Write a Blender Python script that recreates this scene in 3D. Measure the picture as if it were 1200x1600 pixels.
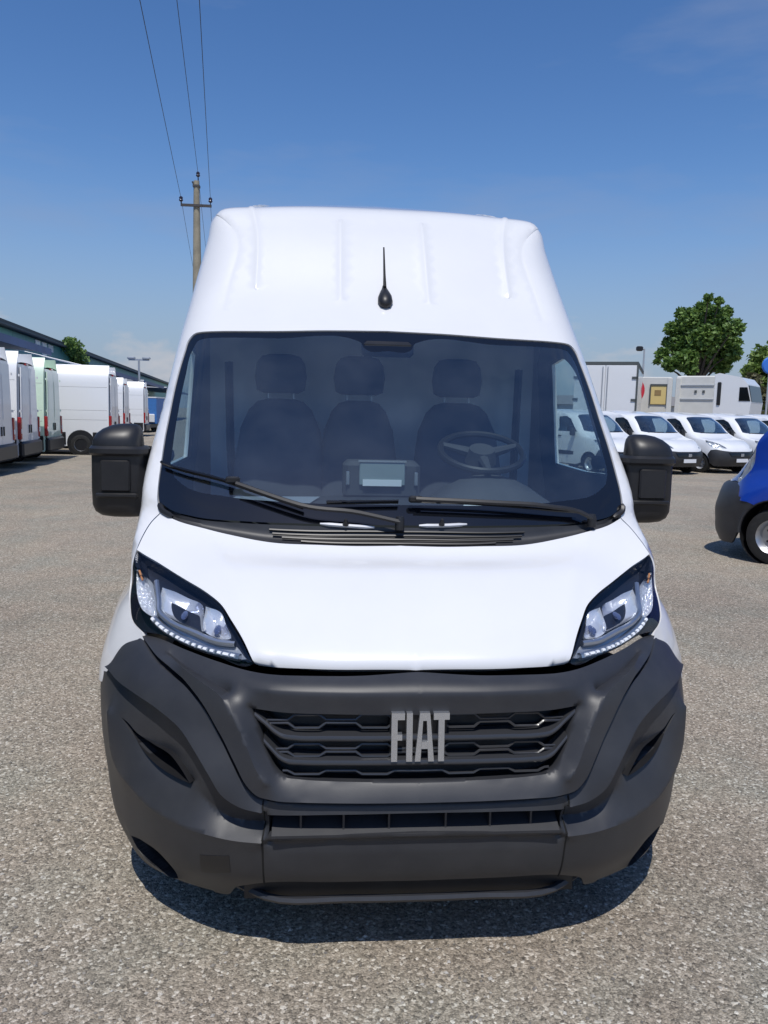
import bpy, math, random
import numpy as np
from mathutils import Vector, Matrix
from mathutils.geometry import delaunay_2d_cdt
for o in list(bpy.data.objects): bpy.data.objects.remove(o)
scene = bpy.context.scene
COL = scene.collection
# ---------------------------------------------------------------- camera
F_PX = 1222.76
CAM = np.array([-0.3047, -2.1637, 1.7015])
PITCH, YAW, ROLL = 0.12755, 0.08393, 0.02310
def cam_basis():
    p, y, r = PITCH, YAW, ROLL
    f = np.array([math.sin(y)*math.cos(p), math.cos(y)*math.cos(p), -math.sin(p)])
    rt = np.array([math.cos(y), -math.sin(y), 0.0]); up = np.cross(rt, f)
    return math.cos(r)*rt + math.sin(r)*up, -math.sin(r)*rt + math.cos(r)*up, f
CR, CU, CF = cam_basis()
def project(P):
    d = np.asarray(P, float) - CAM
    z = d @ CF
    return np.stack([600 + F_PX*(d @ CR)/z, 800 - F_PX*(d @ CU)/z], -1)
def ray(px, py):
    return CF + CR*((px-600)/F_PX) + CU*((800-py)/F_PX)
def on_z(px, py, z=0.0):
    d = ray(px, py); k = (z-CAM[2])/d[2]; return CAM + d*k
def on_y(px, py, y):
    d = ray(px, py); k = (y-CAM[1])/d[1]; return CAM + d*k
def at_dist(px, py, dist):
    d = ray(px, py); return CAM + d*dist/math.hypot(d[0], d[1])
# ---------------------------------------------------------------- smooth patches
def hermite(knots, vals, q):
    """Catmull-Rom through vals (n,...) at knots; q array -> (len(q),...)"""
    k = np.asarray(knots); v = np.asarray(vals, float); n = len(k)
    dk = np.diff(k); sl = np.diff(v, axis=0)/dk.reshape(-1, *([1]*(v.ndim-1)))
    m = np.empty_like(v); m[0] = sl[0]; m[-1] = sl[-1]
    w = (dk[:-1]/(dk[:-1]+dk[1:])).reshape(-1, *([1]*(v.ndim-1)))
    m[1:-1] = sl[:-1]*(1-w) + sl[1:]*w
    q = np.clip(np.asarray(q, float), k[0], k[-1])
    i = np.clip(np.searchsorted(k, q, side='right')-1, 0, n-2)
    h = dk[i]; t = (q-k[i])/h
    sh = (-1,)+(1,)*(v.ndim-1); t = t.reshape(sh); h = h.reshape(sh)
    return ((2*t**3-3*t**2+1)*v[i] + (t**3-2*t**2+t)*h*m[i] + (-2*t**3+3*t**2)*v[i+1] + (t**3-t**2)*h*m[i+1])
class Patch:
    def __init__(self, net, ns=150, nt=150, smax=None):
        self.net = np.array(net, float)                       # rows(t) x cols(s) x 3, x >= 0 half
        d = np.linalg.norm(np.diff(self.net, axis=1), axis=2).mean(0)
        self.ks = np.concatenate([[0], np.cumsum(d)])
        d = np.linalg.norm(np.diff(self.net, axis=0), axis=2)[:, :5].mean(1)
        self.kt = np.concatenate([[0], np.cumsum(d)])
        self.smax = smax if smax else self.ks[-1]
        self.gs = np.linspace(0, self.smax, ns); self.gt = np.linspace(0, self.kt[-1], nt)
        S, T = np.meshgrid(self.gs, self.gt)
        self.gp = self.ev(S.ravel(), T.ravel()).reshape(nt, ns, 3)
        self.gq = {}
        for side in (-1, 1):
            self.gq[side] = project(self.gp*np.array([side, 1, 1]))
    def ev(self, s, t):
        s = np.atleast_1d(np.asarray(s, float)); t = np.atleast_1d(np.asarray(t, float))
        # tensor product evaluated point by point through basis weights
        ws = self._w(self.ks, s); wt = self._w(self.kt, t)
        return np.einsum('pi,pj,ijk->pk', wt, ws, self.net)
    def _w(self, k, q):
        return hermite(k, np.eye(len(k)), q)
    def nrm(self, s, t, e=2e-3):
        s = np.atleast_1d(np.asarray(s, float)); t = np.atleast_1d(np.asarray(t, float))
        s0 = np.clip(s-e, 0, self.ks[-1]); s1 = np.clip(s+e, 0, self.ks[-1])
        t0 = np.clip(t-e, 0, self.kt[-1]); t1 = np.clip(t+e, 0, self.kt[-1])
        a = self.ev(s1, t)-self.ev(s0, t); b = self.ev(s, t1)-self.ev(s, t0)
        n = np.cross(a, b); n /= np.linalg.norm(n, axis=1)[:, None]+1e-12
        c = s < 1e-6; n[c, 0] = 0
        n /= np.linalg.norm(n, axis=1)[:, None]+1e-12
        return n
    def st(self, px, py, side=-1):
        """pixel -> (s,t) on the half patch (side -1: image-left half)"""
        q = self.gq[side]; d = (q[..., 0]-px)**2 + (q[..., 1]-py)**2
        # prefer visible cells: normal facing camera
        d = d + 0.0
        j, i = np.unravel_index(np.argmin(d + 1e6*self._hid(side)), d.shape)
        s, t = self.gs[i], self.gt[j]
        m = np.array([side, 1, 1.0])
        for _ in range(25):
            p0 = project(self.ev(s, t)[0]*m); r = np.array([px, py])-p0
            if np.abs(r).max() < .02: break
            e = 1e-4
            a = (project(self.ev(s+e, t)[0]*m)-p0)/e; b = (project(self.ev(s, t+e)[0]*m)-p0)/e
            J = np.stack([a, b], 1)
            A = J.T@J + np.eye(2)*1e1
            dlt = np.linalg.solve(A, J.T@r); nn = np.abs(dlt).max()
            if nn > .05: dlt *= .05/nn
            s = min(max(s+dlt[0], 0), self.ks[-1]); t = min(max(t+dlt[1], 0), self.kt[-1])
        return (s, t)
    def st_xyz(self, fix, guess=None):
        """(s,t) where two of the three coordinates match: fix = {0:x, 2:z} or {1:y, 2:z}"""
        ax = sorted(fix); tgt = np.array([fix[a] for a in ax])
        g = self.gp[..., ax]; d = ((g-tgt)**2).sum(-1)
        j, i = np.unravel_index(np.argmin(d), d.shape); s, t = self.gs[i], self.gt[j]
        for _ in range(25):
            p0 = self.ev(s, t)[0][ax]; r = tgt-p0
            if np.abs(r).max() < 1e-5: break
            e = 1e-4
            J = np.stack([(self.ev(s+e, t)[0][ax]-p0)/e, (self.ev(s, t+e)[0][ax]-p0)/e], 1)
            dl = np.linalg.solve(J.T@J+np.eye(2)*1e-6, J.T@r); nn = np.abs(dl).max()
            if nn > .1: dl *= .1/nn
            s = min(max(s+dl[0], 0), self.ks[-1]); t = min(max(t+dl[1], 0), self.kt[-1])
        return (s, t)
    def _hid(self, side):
        if not hasattr(self, 'hid'): self.hid = {}
        if side not in self.hid:
            S, T = np.meshgrid(self.gs, self.gt)
            n = self.nrm(S.ravel(), T.ravel()).reshape(self.gp.shape)*np.array([side, 1, 1])
            self.hid[side] = (np.einsum('ijk,ijk->ij', n, CAM-self.gp*np.array([side, 1, 1])) < 0).astype(float)
        return self.hid[side]
    def trace(self, pts, side=-1):
        return [self.st(x, y, side) for x, y in pts]
# ---------------------------------------------------------------- camera, sky, sun, exposure
cam_data = bpy.data.cameras.new('camera')
cam_data.sensor_fit = 'VERTICAL'; cam_data.sensor_height = 36.0
cam_data.lens = 36.0*F_PX/1600.0
cam_data.clip_start = 0.05; cam_data.clip_end = 6000.0
cam = bpy.data.objects.new('camera', cam_data); COL.objects.link(cam)
cam.matrix_world = Matrix(((CR[0], CU[0], -CF[0], CAM[0]), (CR[1], CU[1], -CF[1], CAM[1]), (CR[2], CU[2], -CF[2], CAM[2]), (0, 0, 0, 1)))
scene.camera = cam
SUN_EL, SUN_AZ = math.radians(64), math.radians(188)      # azimuth clockwise from +y; sun stands behind the camera, a little to its left
sun_dir = Vector((math.sin(SUN_AZ)*math.cos(SUN_EL), math.cos(SUN_AZ)*math.cos(SUN_EL), math.sin(SUN_EL)))
world = bpy.data.worlds.new('World'); scene.world = world; world.use_nodes = True
wt = world.node_tree; wt.nodes.clear()
def wn(t, **k):
    n = wt.nodes.new(t)
    for a, b in k.items(): setattr(n, a, b)
    return n
sky = wn('ShaderNodeTexSky', sky_type='NISHITA', sun_disc=False, sun_elevation=SUN_EL, sun_rotation=SUN_AZ, altitude=100.0, air_density=1.0, dust_density=0.3, ozone_density=2.5)
CUM_OFF = (1.4, 8.8, 3.3); CIR_OFF = (7.3, 2.2, 1.9)
geo = wn('ShaderNodeTexCoord')
hs = wn('ShaderNodeHueSaturation'); hs.inputs['Saturation'].default_value = 1.25; hs.inputs['Value'].default_value = 1.0; hs.inputs['Hue'].default_value = .508
wt.links.new(sky.outputs[0], hs.inputs['Color'])
# thin cirrus and a low bank of cumulus, the same all round the horizon
sep = wn('ShaderNodeSeparateXYZ'); wt.links.new(geo.outputs['Generated'], sep.inputs[0])
mp = wn('ShaderNodeMapping'); mp.inputs['Scale'].default_value = (1.2, 1.2, 5.0); mp.inputs['Rotation'].default_value = (0.5, 0.25, 0.4)
mp.inputs['Location'].default_value = CIR_OFF
wt.links.new(geo.outputs['Generated'], mp.inputs[0])
ci = wn('ShaderNodeTexNoise'); ci.inputs['Scale'].default_value = 2.2; ci.inputs['Detail'].default_value = 7; ci.inputs['Roughness'].default_value = .55
wt.links.new(mp.outputs[0], ci.inputs['Vector'])
cr = wn('ShaderNodeMapRange'); cr.inputs[1].default_value = .50; cr.inputs[2].default_value = .80; cr.inputs[3].default_value = 0; cr.inputs[4].default_value = .5
wt.links.new(ci.outputs['Fac'], cr.inputs[0])
cu = wn('ShaderNodeTexNoise'); cu.inputs['Scale'].default_value = 11; cu.inputs['Detail'].default_value = 9; cu.inputs['Roughness'].default_value = .55
mc = wn('ShaderNodeMapping'); mc.inputs['Location'].default_value = CUM_OFF; mc.inputs['Scale'].default_value = (1, 1, 2.2)
wt.links.new(geo.outputs['Generated'], mc.inputs[0]); wt.links.new(mc.outputs[0], cu.inputs['Vector'])
zz = wn('ShaderNodeMapRange'); zz.inputs[1].default_value = .0; zz.inputs[2].default_value = .16; zz.inputs[3].default_value = .58; zz.inputs[4].default_value = .22
wt.links.new(sep.outputs['Z'], zz.inputs[0])
ad = wn('ShaderNodeMath', operation='SUBTRACT'); wt.links.new(zz.outputs[0], ad.inputs[1]); wt.links.new(cu.outputs['Fac'], ad.inputs[0])
ad.operation = 'ADD'
cv = wn('ShaderNodeMapRange'); cv.inputs[1].default_value = .96; cv.inputs[2].default_value = 1.14; cv.inputs[3].default_value = 0; cv.inputs[4].default_value = .8
wt.links.new(ad.outputs[0], cv.inputs[0])
hzr = wn('ShaderNodeMapRange'); hzr.interpolation_type = 'SMOOTHSTEP'; hzr.inputs[1].default_value = -.02; hzr.inputs[2].default_value = .30; hzr.inputs[3].default_value = .9; hzr.inputs[4].default_value = 0
wt.links.new(sep.outputs['Z'], hzr.inputs[0])
hz = wn('ShaderNodeMixRGB'); hz.inputs[2].default_value = (1.95, 2.5, 3.7, 1)
wt.links.new(hzr.outputs[0], hz.inputs[0]); wt.links.new(hs.outputs[0], hz.inputs[1])
m1 = wn('ShaderNodeMixRGB'); m1.inputs[2].default_value = (2.3, 2.8, 4.1, 1)
wt.links.new(cr.outputs[0], m1.inputs[0]); wt.links.new(hz.outputs[0], m1.inputs[1])
m2 = wn('ShaderNodeMixRGB'); m2.inputs[2].default_value = (4.2, 4.3, 4.7, 1)
wt.links.new(cv.outputs[0], m2.inputs[0]); wt.links.new(m1.outputs[0], m2.inputs[1])
bg = wn('ShaderNodeBackground'); bg.inputs['Strength'].default_value = 0.10
wo = wn('ShaderNodeOutputWorld')
wt.links.new(m2.outputs[0], bg.inputs['Color']); wt.links.new(bg.outputs[0], wo.inputs['Surface'])
sd = bpy.data.lights.new('sun', 'SUN'); sd.energy = 2.9; sd.angle = math.radians(0.53); sd.color = (1.0, .965, .91)
so = bpy.data.objects.new('sun', sd); COL.objects.link(so)
so.rotation_euler = sun_dir.to_track_quat('Z', 'Y').to_euler()
vs = scene.view_settings
vs.view_transform = 'Standard'; vs.look = 'None'; vs.exposure = 0.3; vs.gamma = 1.0; vs.use_curve_mapping = False
# ---------------------------------------------------------------- materials
MATS = {}
def mat(name, color, rough=.5, metal=0.0, coat=0.0, noise=None, bump=None, spec=.5, coat_rough=.03, emit=None, alpha_glass=None, seg=None):
    if name in MATS: return MATS[name]
    m = bpy.data.materials.new(name); m.use_nodes = True; MATS[name] = m
    nt = m.node_tree; b = nt.nodes['Principled BSDF']
    b.inputs['Base Color'].default_value = (*color, 1); b.inputs['Roughness'].default_value = rough
    b.inputs['Metallic'].default_value = metal; b.inputs['Coat Weight'].default_value = coat
    b.inputs['Coat Roughness'].default_value = coat_rough; b.inputs['Specular IOR Level'].default_value = spec
    tc = nt.nodes.new('ShaderNodeTexCoord')
    if noise:
        sc, amt = noise[:2]; col2 = noise[2] if len(noise) > 2 else tuple(c*(1-amt) for c in color)
        n = nt.nodes.new('ShaderNodeTexNoise'); n.inputs['Scale'].default_value = sc; n.inputs['Detail'].default_value = 8; n.inputs['Roughness'].default_value = .62
        nt.links.new(tc.outputs['Object'], n.inputs['Vector'])
        r = nt.nodes.new('ShaderNodeMapRange'); r.inputs[1].default_value = .38; r.inputs[2].default_value = .68
        nt.links.new(n.outputs['Fac'], r.inputs[0])
        x = nt.nodes.new('ShaderNodeMixRGB'); x.inputs[1].default_value = (*color, 1); x.inputs[2].default_value = (*col2, 1)
        nt.links.new(r.outputs[0], x.inputs[0]); nt.links.new(x.outputs[0], b.inputs['Base Color'])
    if bump:
        sc, st = bump[:2]
        n = nt.nodes.new('ShaderNodeTexNoise'); n.inputs['Scale'].default_value = sc; n.inputs['Detail'].default_value = 4
        nt.links.new(tc.outputs['Object'], n.inputs['Vector'])
        u = nt.nodes.new('ShaderNodeBump'); u.inputs['Strength'].default_value = st; u.inputs['Distance'].default_value = bump[2] if len(bump) > 2 else .002
        nt.links.new(n.outputs['Fac'], u.inputs['Height']); nt.links.new(u.outputs[0], b.inputs['Normal'])
    if emit:
        b.inputs['Emission Color'].default_value = (*emit[:3], 1); b.inputs['Emission Strength'].default_value = emit[3]
    return m
def glass(name, tint, ior=1.5, rough=.0, boost=1.0, dirt_haze=0.0):
    if name in MATS: return MATS[name]
    m = bpy.data.materials.new(name); m.use_nodes = True; MATS[name] = m
    nt = m.node_tree; nt.nodes.clear()
    o = nt.nodes.new('ShaderNodeOutputMaterial'); t = nt.nodes.new('ShaderNodeBsdfTransparent'); t.inputs[0].default_value = (*tint, 1)
    g = nt.nodes.new('ShaderNodeBsdfGlossy'); g.inputs['Roughness'].default_value = rough; g.inputs['Color'].default_value = (1, 1, 1, 1)
    f = nt.nodes.new('ShaderNodeFresnel')
    gg = nt.nodes.new('ShaderNodeNewGeometry'); ir = nt.nodes.new('ShaderNodeMapRange'); ir.inputs[3].default_value = ior; ir.inputs[4].default_value = 1/ior
    nt.links.new(gg.outputs['Backfacing'], ir.inputs[0]); nt.links.new(ir.outputs[0], f.inputs['IOR'])
    k = nt.nodes.new('ShaderNodeMath'); k.operation = 'MULTIPLY'; k.inputs[1].default_value = boost; k.use_clamp = True
    x = nt.nodes.new('ShaderNodeMixShader')
    nt.links.new(f.outputs[0], k.inputs[0]); nt.links.new(k.outputs[0], x.inputs[0])
    nt.links.new(t.outputs[0], x.inputs[1]); nt.links.new(g.outputs[0], x.inputs[2])
    last = x
    if dirt_haze > 0:
        d = nt.nodes.new('ShaderNodeBsdfDiffuse'); d.inputs[0].default_value = (.50, .58, .68, 1)  # film colour mixes dirt with a painted bluish haze of reflected sky
        tc = nt.nodes.new('ShaderNodeTexCoord'); n = nt.nodes.new('ShaderNodeTexNoise'); n.inputs['Scale'].default_value = 5; n.inputs['Detail'].default_value = 6
        nt.links.new(tc.outputs['Object'], n.inputs['Vector'])
        r = nt.nodes.new('ShaderNodeMapRange'); r.inputs[1].default_value = .3; r.inputs[2].default_value = .8; r.inputs[4].default_value = dirt_haze
        nt.links.new(n.outputs['Fac'], r.inputs[0])
        y = nt.nodes.new('ShaderNodeMixShader'); nt.links.new(r.outputs[0], y.inputs[0]); nt.links.new(x.outputs[0], y.inputs[1]); nt.links.new(d.outputs[0], y.inputs[2]); last = y
    nt.links.new(last.outputs[0], o.inputs['Surface'])
    return m
# ---------------------------------------------------------------- objects
def mesh_obj(name, verts, faces, material, parent=None, smooth=True, angle=35, loc=(0, 0, 0)):
    me = bpy.data.meshes.new(name)
    me.from_pydata([tuple(map(float, v)) for v in verts], [], [tuple(int(i) for i in f) for f in faces])
    me.update()
    if material: me.materials.append(material)
    if smooth:
        me.polygons.foreach_set('use_smooth', [True]*len(me.polygons))
        me.set_sharp_from_angle(angle=math.radians(angle))
    o = bpy.data.objects.new(name, me); COL.objects.link(o); o.location = loc
    if parent: o.parent = parent
    return o
def thing(name, label, cat, loc=(0, 0, 0), rz=0.0, group=None):
    o = bpy.data.objects.new(name, None); COL.objects.link(o); o.empty_display_size = .2
    o.location = loc; o.rotation_euler = (0, 0, rz)
    return tag(o, label, cat, group)
def tag(o, label, cat, group=None):
    o['label'] = label; o['category'] = cat
    if group: o['group'] = group
    return o
def struct(o, kind='structure'):
    o['kind'] = kind; return o
def copy_tree(o, parent=None):
    c = o.copy(); COL.objects.link(c); c.parent = parent
    for ch in list(o.children): copy_tree(ch, c)
    return c
class MB:
    """collects shapes for ONE mesh"""
    def __init__(self): self.v = []; self.f = []
    def add(self, v, f):
        n = len(self.v); self.v += [tuple(p) for p in v]; self.f += [tuple(i+n for i in q) for q in f]; return self
    def box(self, c, d, rz=0, bevel=0.0):
        x, y, z = [q/2 for q in d]
        if bevel <= 0:
            v = [(-x,-y,-z),(x,-y,-z),(x,y,-z),(-x,y,-z),(-x,-y,z),(x,-y,z),(x,y,z),(-x,y,z)]
            f = [(3,2,1,0),(4,5,6,7),(0,1,5,4),(1,2,6,5),(2,3,7,6),(3,0,4,7)]
        else:
            b = min(bevel, x*.95, y*.95, z*.95); v = []
            for sz, off in ((-z, b), (-z+b, 0), (z-b, 0), (z, b)):
                xo, yo = x-off, y-off
                v += [(-xo, -yo+b, sz), (-xo+b, -yo, sz), (xo-b, -yo, sz), (xo, -yo+b, sz), (xo, yo-b, sz), (xo-b, yo, sz), (-xo+b, yo, sz), (-xo, yo-b, sz)]
            f = [tuple(range(7, -1, -1)), tuple(range(24, 32))]
            for l in range(3):
                for k in range(8): f.append((l*8+k, l*8+(k+1) % 8, (l+1)*8+(k+1) % 8, (l+1)*8+k))
        ca, sa = math.cos(rz), math.sin(rz)
        return self.add([(c[0]+p[0]*ca-p[1]*sa, c[1]+p[0]*sa+p[1]*ca, c[2]+p[2]) for p in v], f)
    def tube(self, pts, r, n=8, cap=True):
        pts = [Vector(p) for p in pts]; rr = r if hasattr(r, '__len__') else [r]*len(pts)
        rings = []; up = None
        for i, p in enumerate(pts):
            d = (pts[min(i+1, len(pts)-1)]-pts[max(i-1, 0)]).normalized()
            if up is None:
                up = Vector((0, 0, 1)) if abs(d.z) < .9 else Vector((1, 0, 0))
            a = d.cross(up).normalized(); b = a.cross(d).normalized(); up = b
            rings.append([p+(a*math.cos(2*math.pi*k/n)+b*math.sin(2*math.pi*k/n))*rr[i] for k in range(n)])
        v = [q for R in rings for q in R]; f = []
        for i in range(len(pts)-1):
            for k in range(n): f.append((i*n+k, i*n+(k+1) % n, (i+1)*n+(k+1) % n, (i+1)*n+k))
        if cap: f.append(tuple(range(n-1, -1, -1))); f.append(tuple((len(pts)-1)*n+k for k in range(n)))
        return self.add(v, f)
    def loft(self, rings, cap=True, closed=True):
        n = len(rings[0]); v = [q for R in rings for q in R]; f = []
        for i in range(len(rings)-1):
            for k in range(n if closed else n-1): f.append((i*n+k, i*n+(k+1) % n, (i+1)*n+(k+1) % n, (i+1)*n+k))
        if cap: f.append(tuple(range(n-1, -1, -1))); f.append(tuple((len(rings)-1)*n+k for k in range(n)))
        return self.add(v, f)
    def prism(self, poly, origin, ax, ay, az, depth):
        """polygon in (ax,ay) extruded by depth along az"""
        o = Vector(origin); ax, ay, az = Vector(ax), Vector(ay), Vector(az); n = len(poly)
        v = [o+ax*p[0]+ay*p[1] for p in poly]; v += [q+az*depth for q in v]
        f = [tuple(range(n)), tuple(range(2*n-1, n-1, -1))]
        for k in range(n): f.append((k, n+k, n+(k+1) % n, (k+1) % n))
        return self.add(v, f)
    def lathe(self, prof, n=24, axis='x', c=(0, 0, 0)):
        """prof: list of (radius, along) revolved about axis"""
        v = []; f = []
        for r, a in prof:
            for k in range(n):
                t = 2*math.pi*k/n; p, q = r*math.cos(t), r*math.sin(t)
                w = (a, p, q) if axis == 'x' else ((p, a, q) if axis == 'y' else (p, q, a))
                v.append((w[0]+c[0], w[1]+c[1], w[2]+c[2]))
        for i in range(len(prof)-1):
            for k in range(n): f.append((i*n+k, i*n+(k+1) % n, (i+1)*n+(k+1) % n, (i+1)*n+k))
        return self.add(v, f)
    def build(self, name, material, parent=None, smooth=True, angle=35, loc=(0, 0, 0)):
        return mesh_obj(name, self.v, self.f, material, parent, smooth, angle, loc)
# ---------------------------------------------------------------- trimmed regions of a patch
def in_poly(pts, poly):
    p = np.asarray(pts); q = np.asarray(poly); x, y = p[:, 0], p[:, 1]; r = np.zeros(len(p), bool)
    x0, y0 = q[:, 0], q[:, 1]; x1, y1 = np.roll(x0, -1), np.roll(y0, -1)
    for a, b, c, d in zip(x0, y0, x1, y1):
        if b == d: continue
        k = ((b > y) != (d > y)) & (x < (c-a)*(y-b)/(d-b)+a); r ^= k
    return r
def smooth_line(pts, step=.012):
    p = np.asarray(pts, float)
    if len(p) < 3:
        n = max(2, int(np.linalg.norm(p[-1]-p[0])/step)+1); return [tuple(p[0]+(p[-1]-p[0])*k/(n-1)) for k in range(n)]
    d = np.linalg.norm(np.diff(p, axis=0), axis=1); d = np.maximum(d, 1e-5); k = np.concatenate([[0], np.cumsum(d)])
    n = max(len(p), int(k[-1]/step)+1)
    return [tuple(q) for q in hermite(k, p, np.linspace(0, k[-1], n))]
def snap0(l, eps=.012): return [(0.0 if s < eps else s, t) for s, t in l]
def dist_lines(pts, lines):
    p = np.asarray(pts); best = np.full(len(p), 1e9)
    for L in lines:
        q = np.asarray(L)
        for a, b in zip(q[:-1], q[1:]):
            ab = b-a; u = np.clip(((p-a)@ab)/(ab@ab+1e-12), 0, 1)
            best = np.minimum(best, np.linalg.norm(p-a-u[:, None]*ab, axis=1))
    return best
def region(patch, poly, holes=(), step=.03, lines=(), disp=None, offset=0.0, flange=0.0, mirror=True, side=1, sstep=None):
    sx = sstep if sstep else step
    def dens(l):
        o = []
        for a, b in zip(l, list(l[1:])+[l[0]]):
            n = max(1, int(math.ceil(math.hypot(b[0]-a[0], b[1]-a[1])/max(step*1.35, .016))))
            if math.hypot(b[0]-a[0], b[1]-a[1]) < 1e-6: continue
            o += [(a[0]+(b[0]-a[0])*k/n, a[1]+(b[1]-a[1])*k/n) for k in range(n)]
        return o
    poly = dens(poly); holes = [dens(h) for h in holes]
    verts = []; edges = []
    def add_loop(l, closed=True):
        n0 = len(verts); verts.extend(l); m = len(l)
        edges.extend((n0+i, n0+(i+1) % m) for i in range(m if closed else m-1))
    add_loop(poly)
    for h in holes: add_loop(h)
    for l in lines: add_loop(l, False)
    q = np.asarray(poly); lo, hi = q.min(0), q.max(0)
    gx = np.arange(lo[0]+sx/2, hi[0], sx); gy = np.arange(lo[1]+step/2, hi[1], step)
    X, Y = np.meshgrid(gx, gy); X[1::2] += sx/2; G = np.stack([X.ravel(), Y.ravel()], 1)
    G = G[in_poly(G, poly)]
    for h in holes: G = G[~in_poly(G, h)]
    allc = [list(poly)+[poly[0]]]+[list(h)+[h[0]] for h in holes]+[list(l) for l in lines]
    if len(G): G = G[dist_lines(G, allc) > min(step, sx)*.4]
    vv = [Vector((float(a), float(b))) for a, b in verts]+[Vector((float(a), float(b))) for a, b in G]
    ov, oe, of, *_ = delaunay_2d_cdt(vv, edges, [], 0, 1e-6)
    P = np.array([(v.x, v.y) for v in ov]); T = np.array([f for f in of if len(f) == 3])
    c = P[T].mean(1); keep = in_poly(c, poly)
    for h in holes: keep &= ~in_poly(c, h)
    T = T[keep]
    used = np.unique(T); remap = -np.ones(len(P), int); remap[used] = np.arange(len(used)); T = remap[T]; P = P[used]
    s, t = P[:, 0], P[:, 1]
    N = patch.nrm(s, t); d = np.full(len(s), float(offset))
    if disp is not None: d = d+disp(s, t)
    V = patch.ev(s, t)+N*d[:, None]
    V[s < 1e-6, 0] = 0.0
    # orientation: make triangles face along N
    a, b, cc = V[T[:, 0]], V[T[:, 1]], V[T[:, 2]]
    fl = np.einsum('ij,ij->i', np.cross(b-a, cc-a), N[T[:, 0]]) < 0
    T[fl] = T[fl][:, ::-1]
    faces = [tuple(x) for x in T]; V = list(map(tuple, V)); Nl = N
    if flange:
        cnt = {}
        for f in faces:
            for i in range(3):
                e = (f[i], f[(i+1) % 3]); cnt[e] = 1
        bd = [e for e in cnt if (e[1], e[0]) not in cnt and not (s[e[0]] < 1e-6 and s[e[1]] < 1e-6)]
        mp_ = {}
        for e in bd:
            for k in e:
                if k not in mp_: mp_[k] = len(V); V.append(tuple(np.array(V[k])-Nl[k]*flange))
        faces += [(e[1], e[0], mp_[e[0]], mp_[e[1]]) for e in bd]
    V = np.array(V)
    if mirror:
        n = len(V); W = V*np.array([-1, 1, 1]); idx = np.arange(n)+n
        z = np.abs(V[:, 0]) < 1e-6; idx[z] = np.where(z)[0]
        V = np.concatenate([V, W]); faces = faces+[tuple(idx[i] for i in reversed(f)) for f in faces]
        # compact
        used = sorted({i for f in faces for i in f}); rm = {u: k for k, u in enumerate(used)}
        V = V[used]; faces = [tuple(rm[i] for i in f) for f in faces]
    elif side < 0:
        V = V*np.array([-1, 1, 1]); faces = [tuple(reversed(f)) for f in faces]
    return V, faces
def membrane(patch, lines, h=.005, iters=2500, s_max=None):
    """height field that spans between feature lines of given height; returns disp(s,t)"""
    S = s_max or patch.ks[-1]; T = patch.kt[-1]; ns, nt = int(S/h)+2, int(T/h)+2
    A = np.zeros((nt, ns)); M = np.zeros((nt, ns), bool)
    for L, dv in lines:
        L = np.asarray(L); dv = np.full(len(L), dv) if np.isscalar(dv) else np.asarray(dv)
        for a, b, da, db in zip(L[:-1], L[1:], dv[:-1], dv[1:]):
            n = max(2, int(np.linalg.norm(b-a)/(h*.4))+1)
            for u in np.linspace(0, 1, n):
                p = a+(b-a)*u; i, j = int(round(p[0]/h)), int(round(p[1]/h))
                if 0 <= i < ns and 0 <= j < nt: A[j, i] = da+(db-da)*u; M[j, i] = True
    F = A.copy()
    # coarse-to-fine start
    for k in (16, 8, 4, 2, 1):
        for _ in range(iters//(6 if k > 1 else 1)//1):
            G = np.pad(F, k, mode='edge')
            F = .25*(G[2*k:, k:-k]+G[:-2*k, k:-k]+G[k:-k, 2*k:]+G[k:-k, :-2*k]); F[M] = A[M]
    def disp(s, t):
        x = np.clip(s/h, 0, ns-1.001); y = np.clip(t/h, 0, nt-1.001); i = x.astype(int); j = y.astype(int); u = x-i; v = y-j
        return (F[j, i]*(1-u)+F[j, i+1]*u)*(1-v)+(F[j+1, i]*(1-u)+F[j+1, i+1]*u)*v
    return disp
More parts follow.
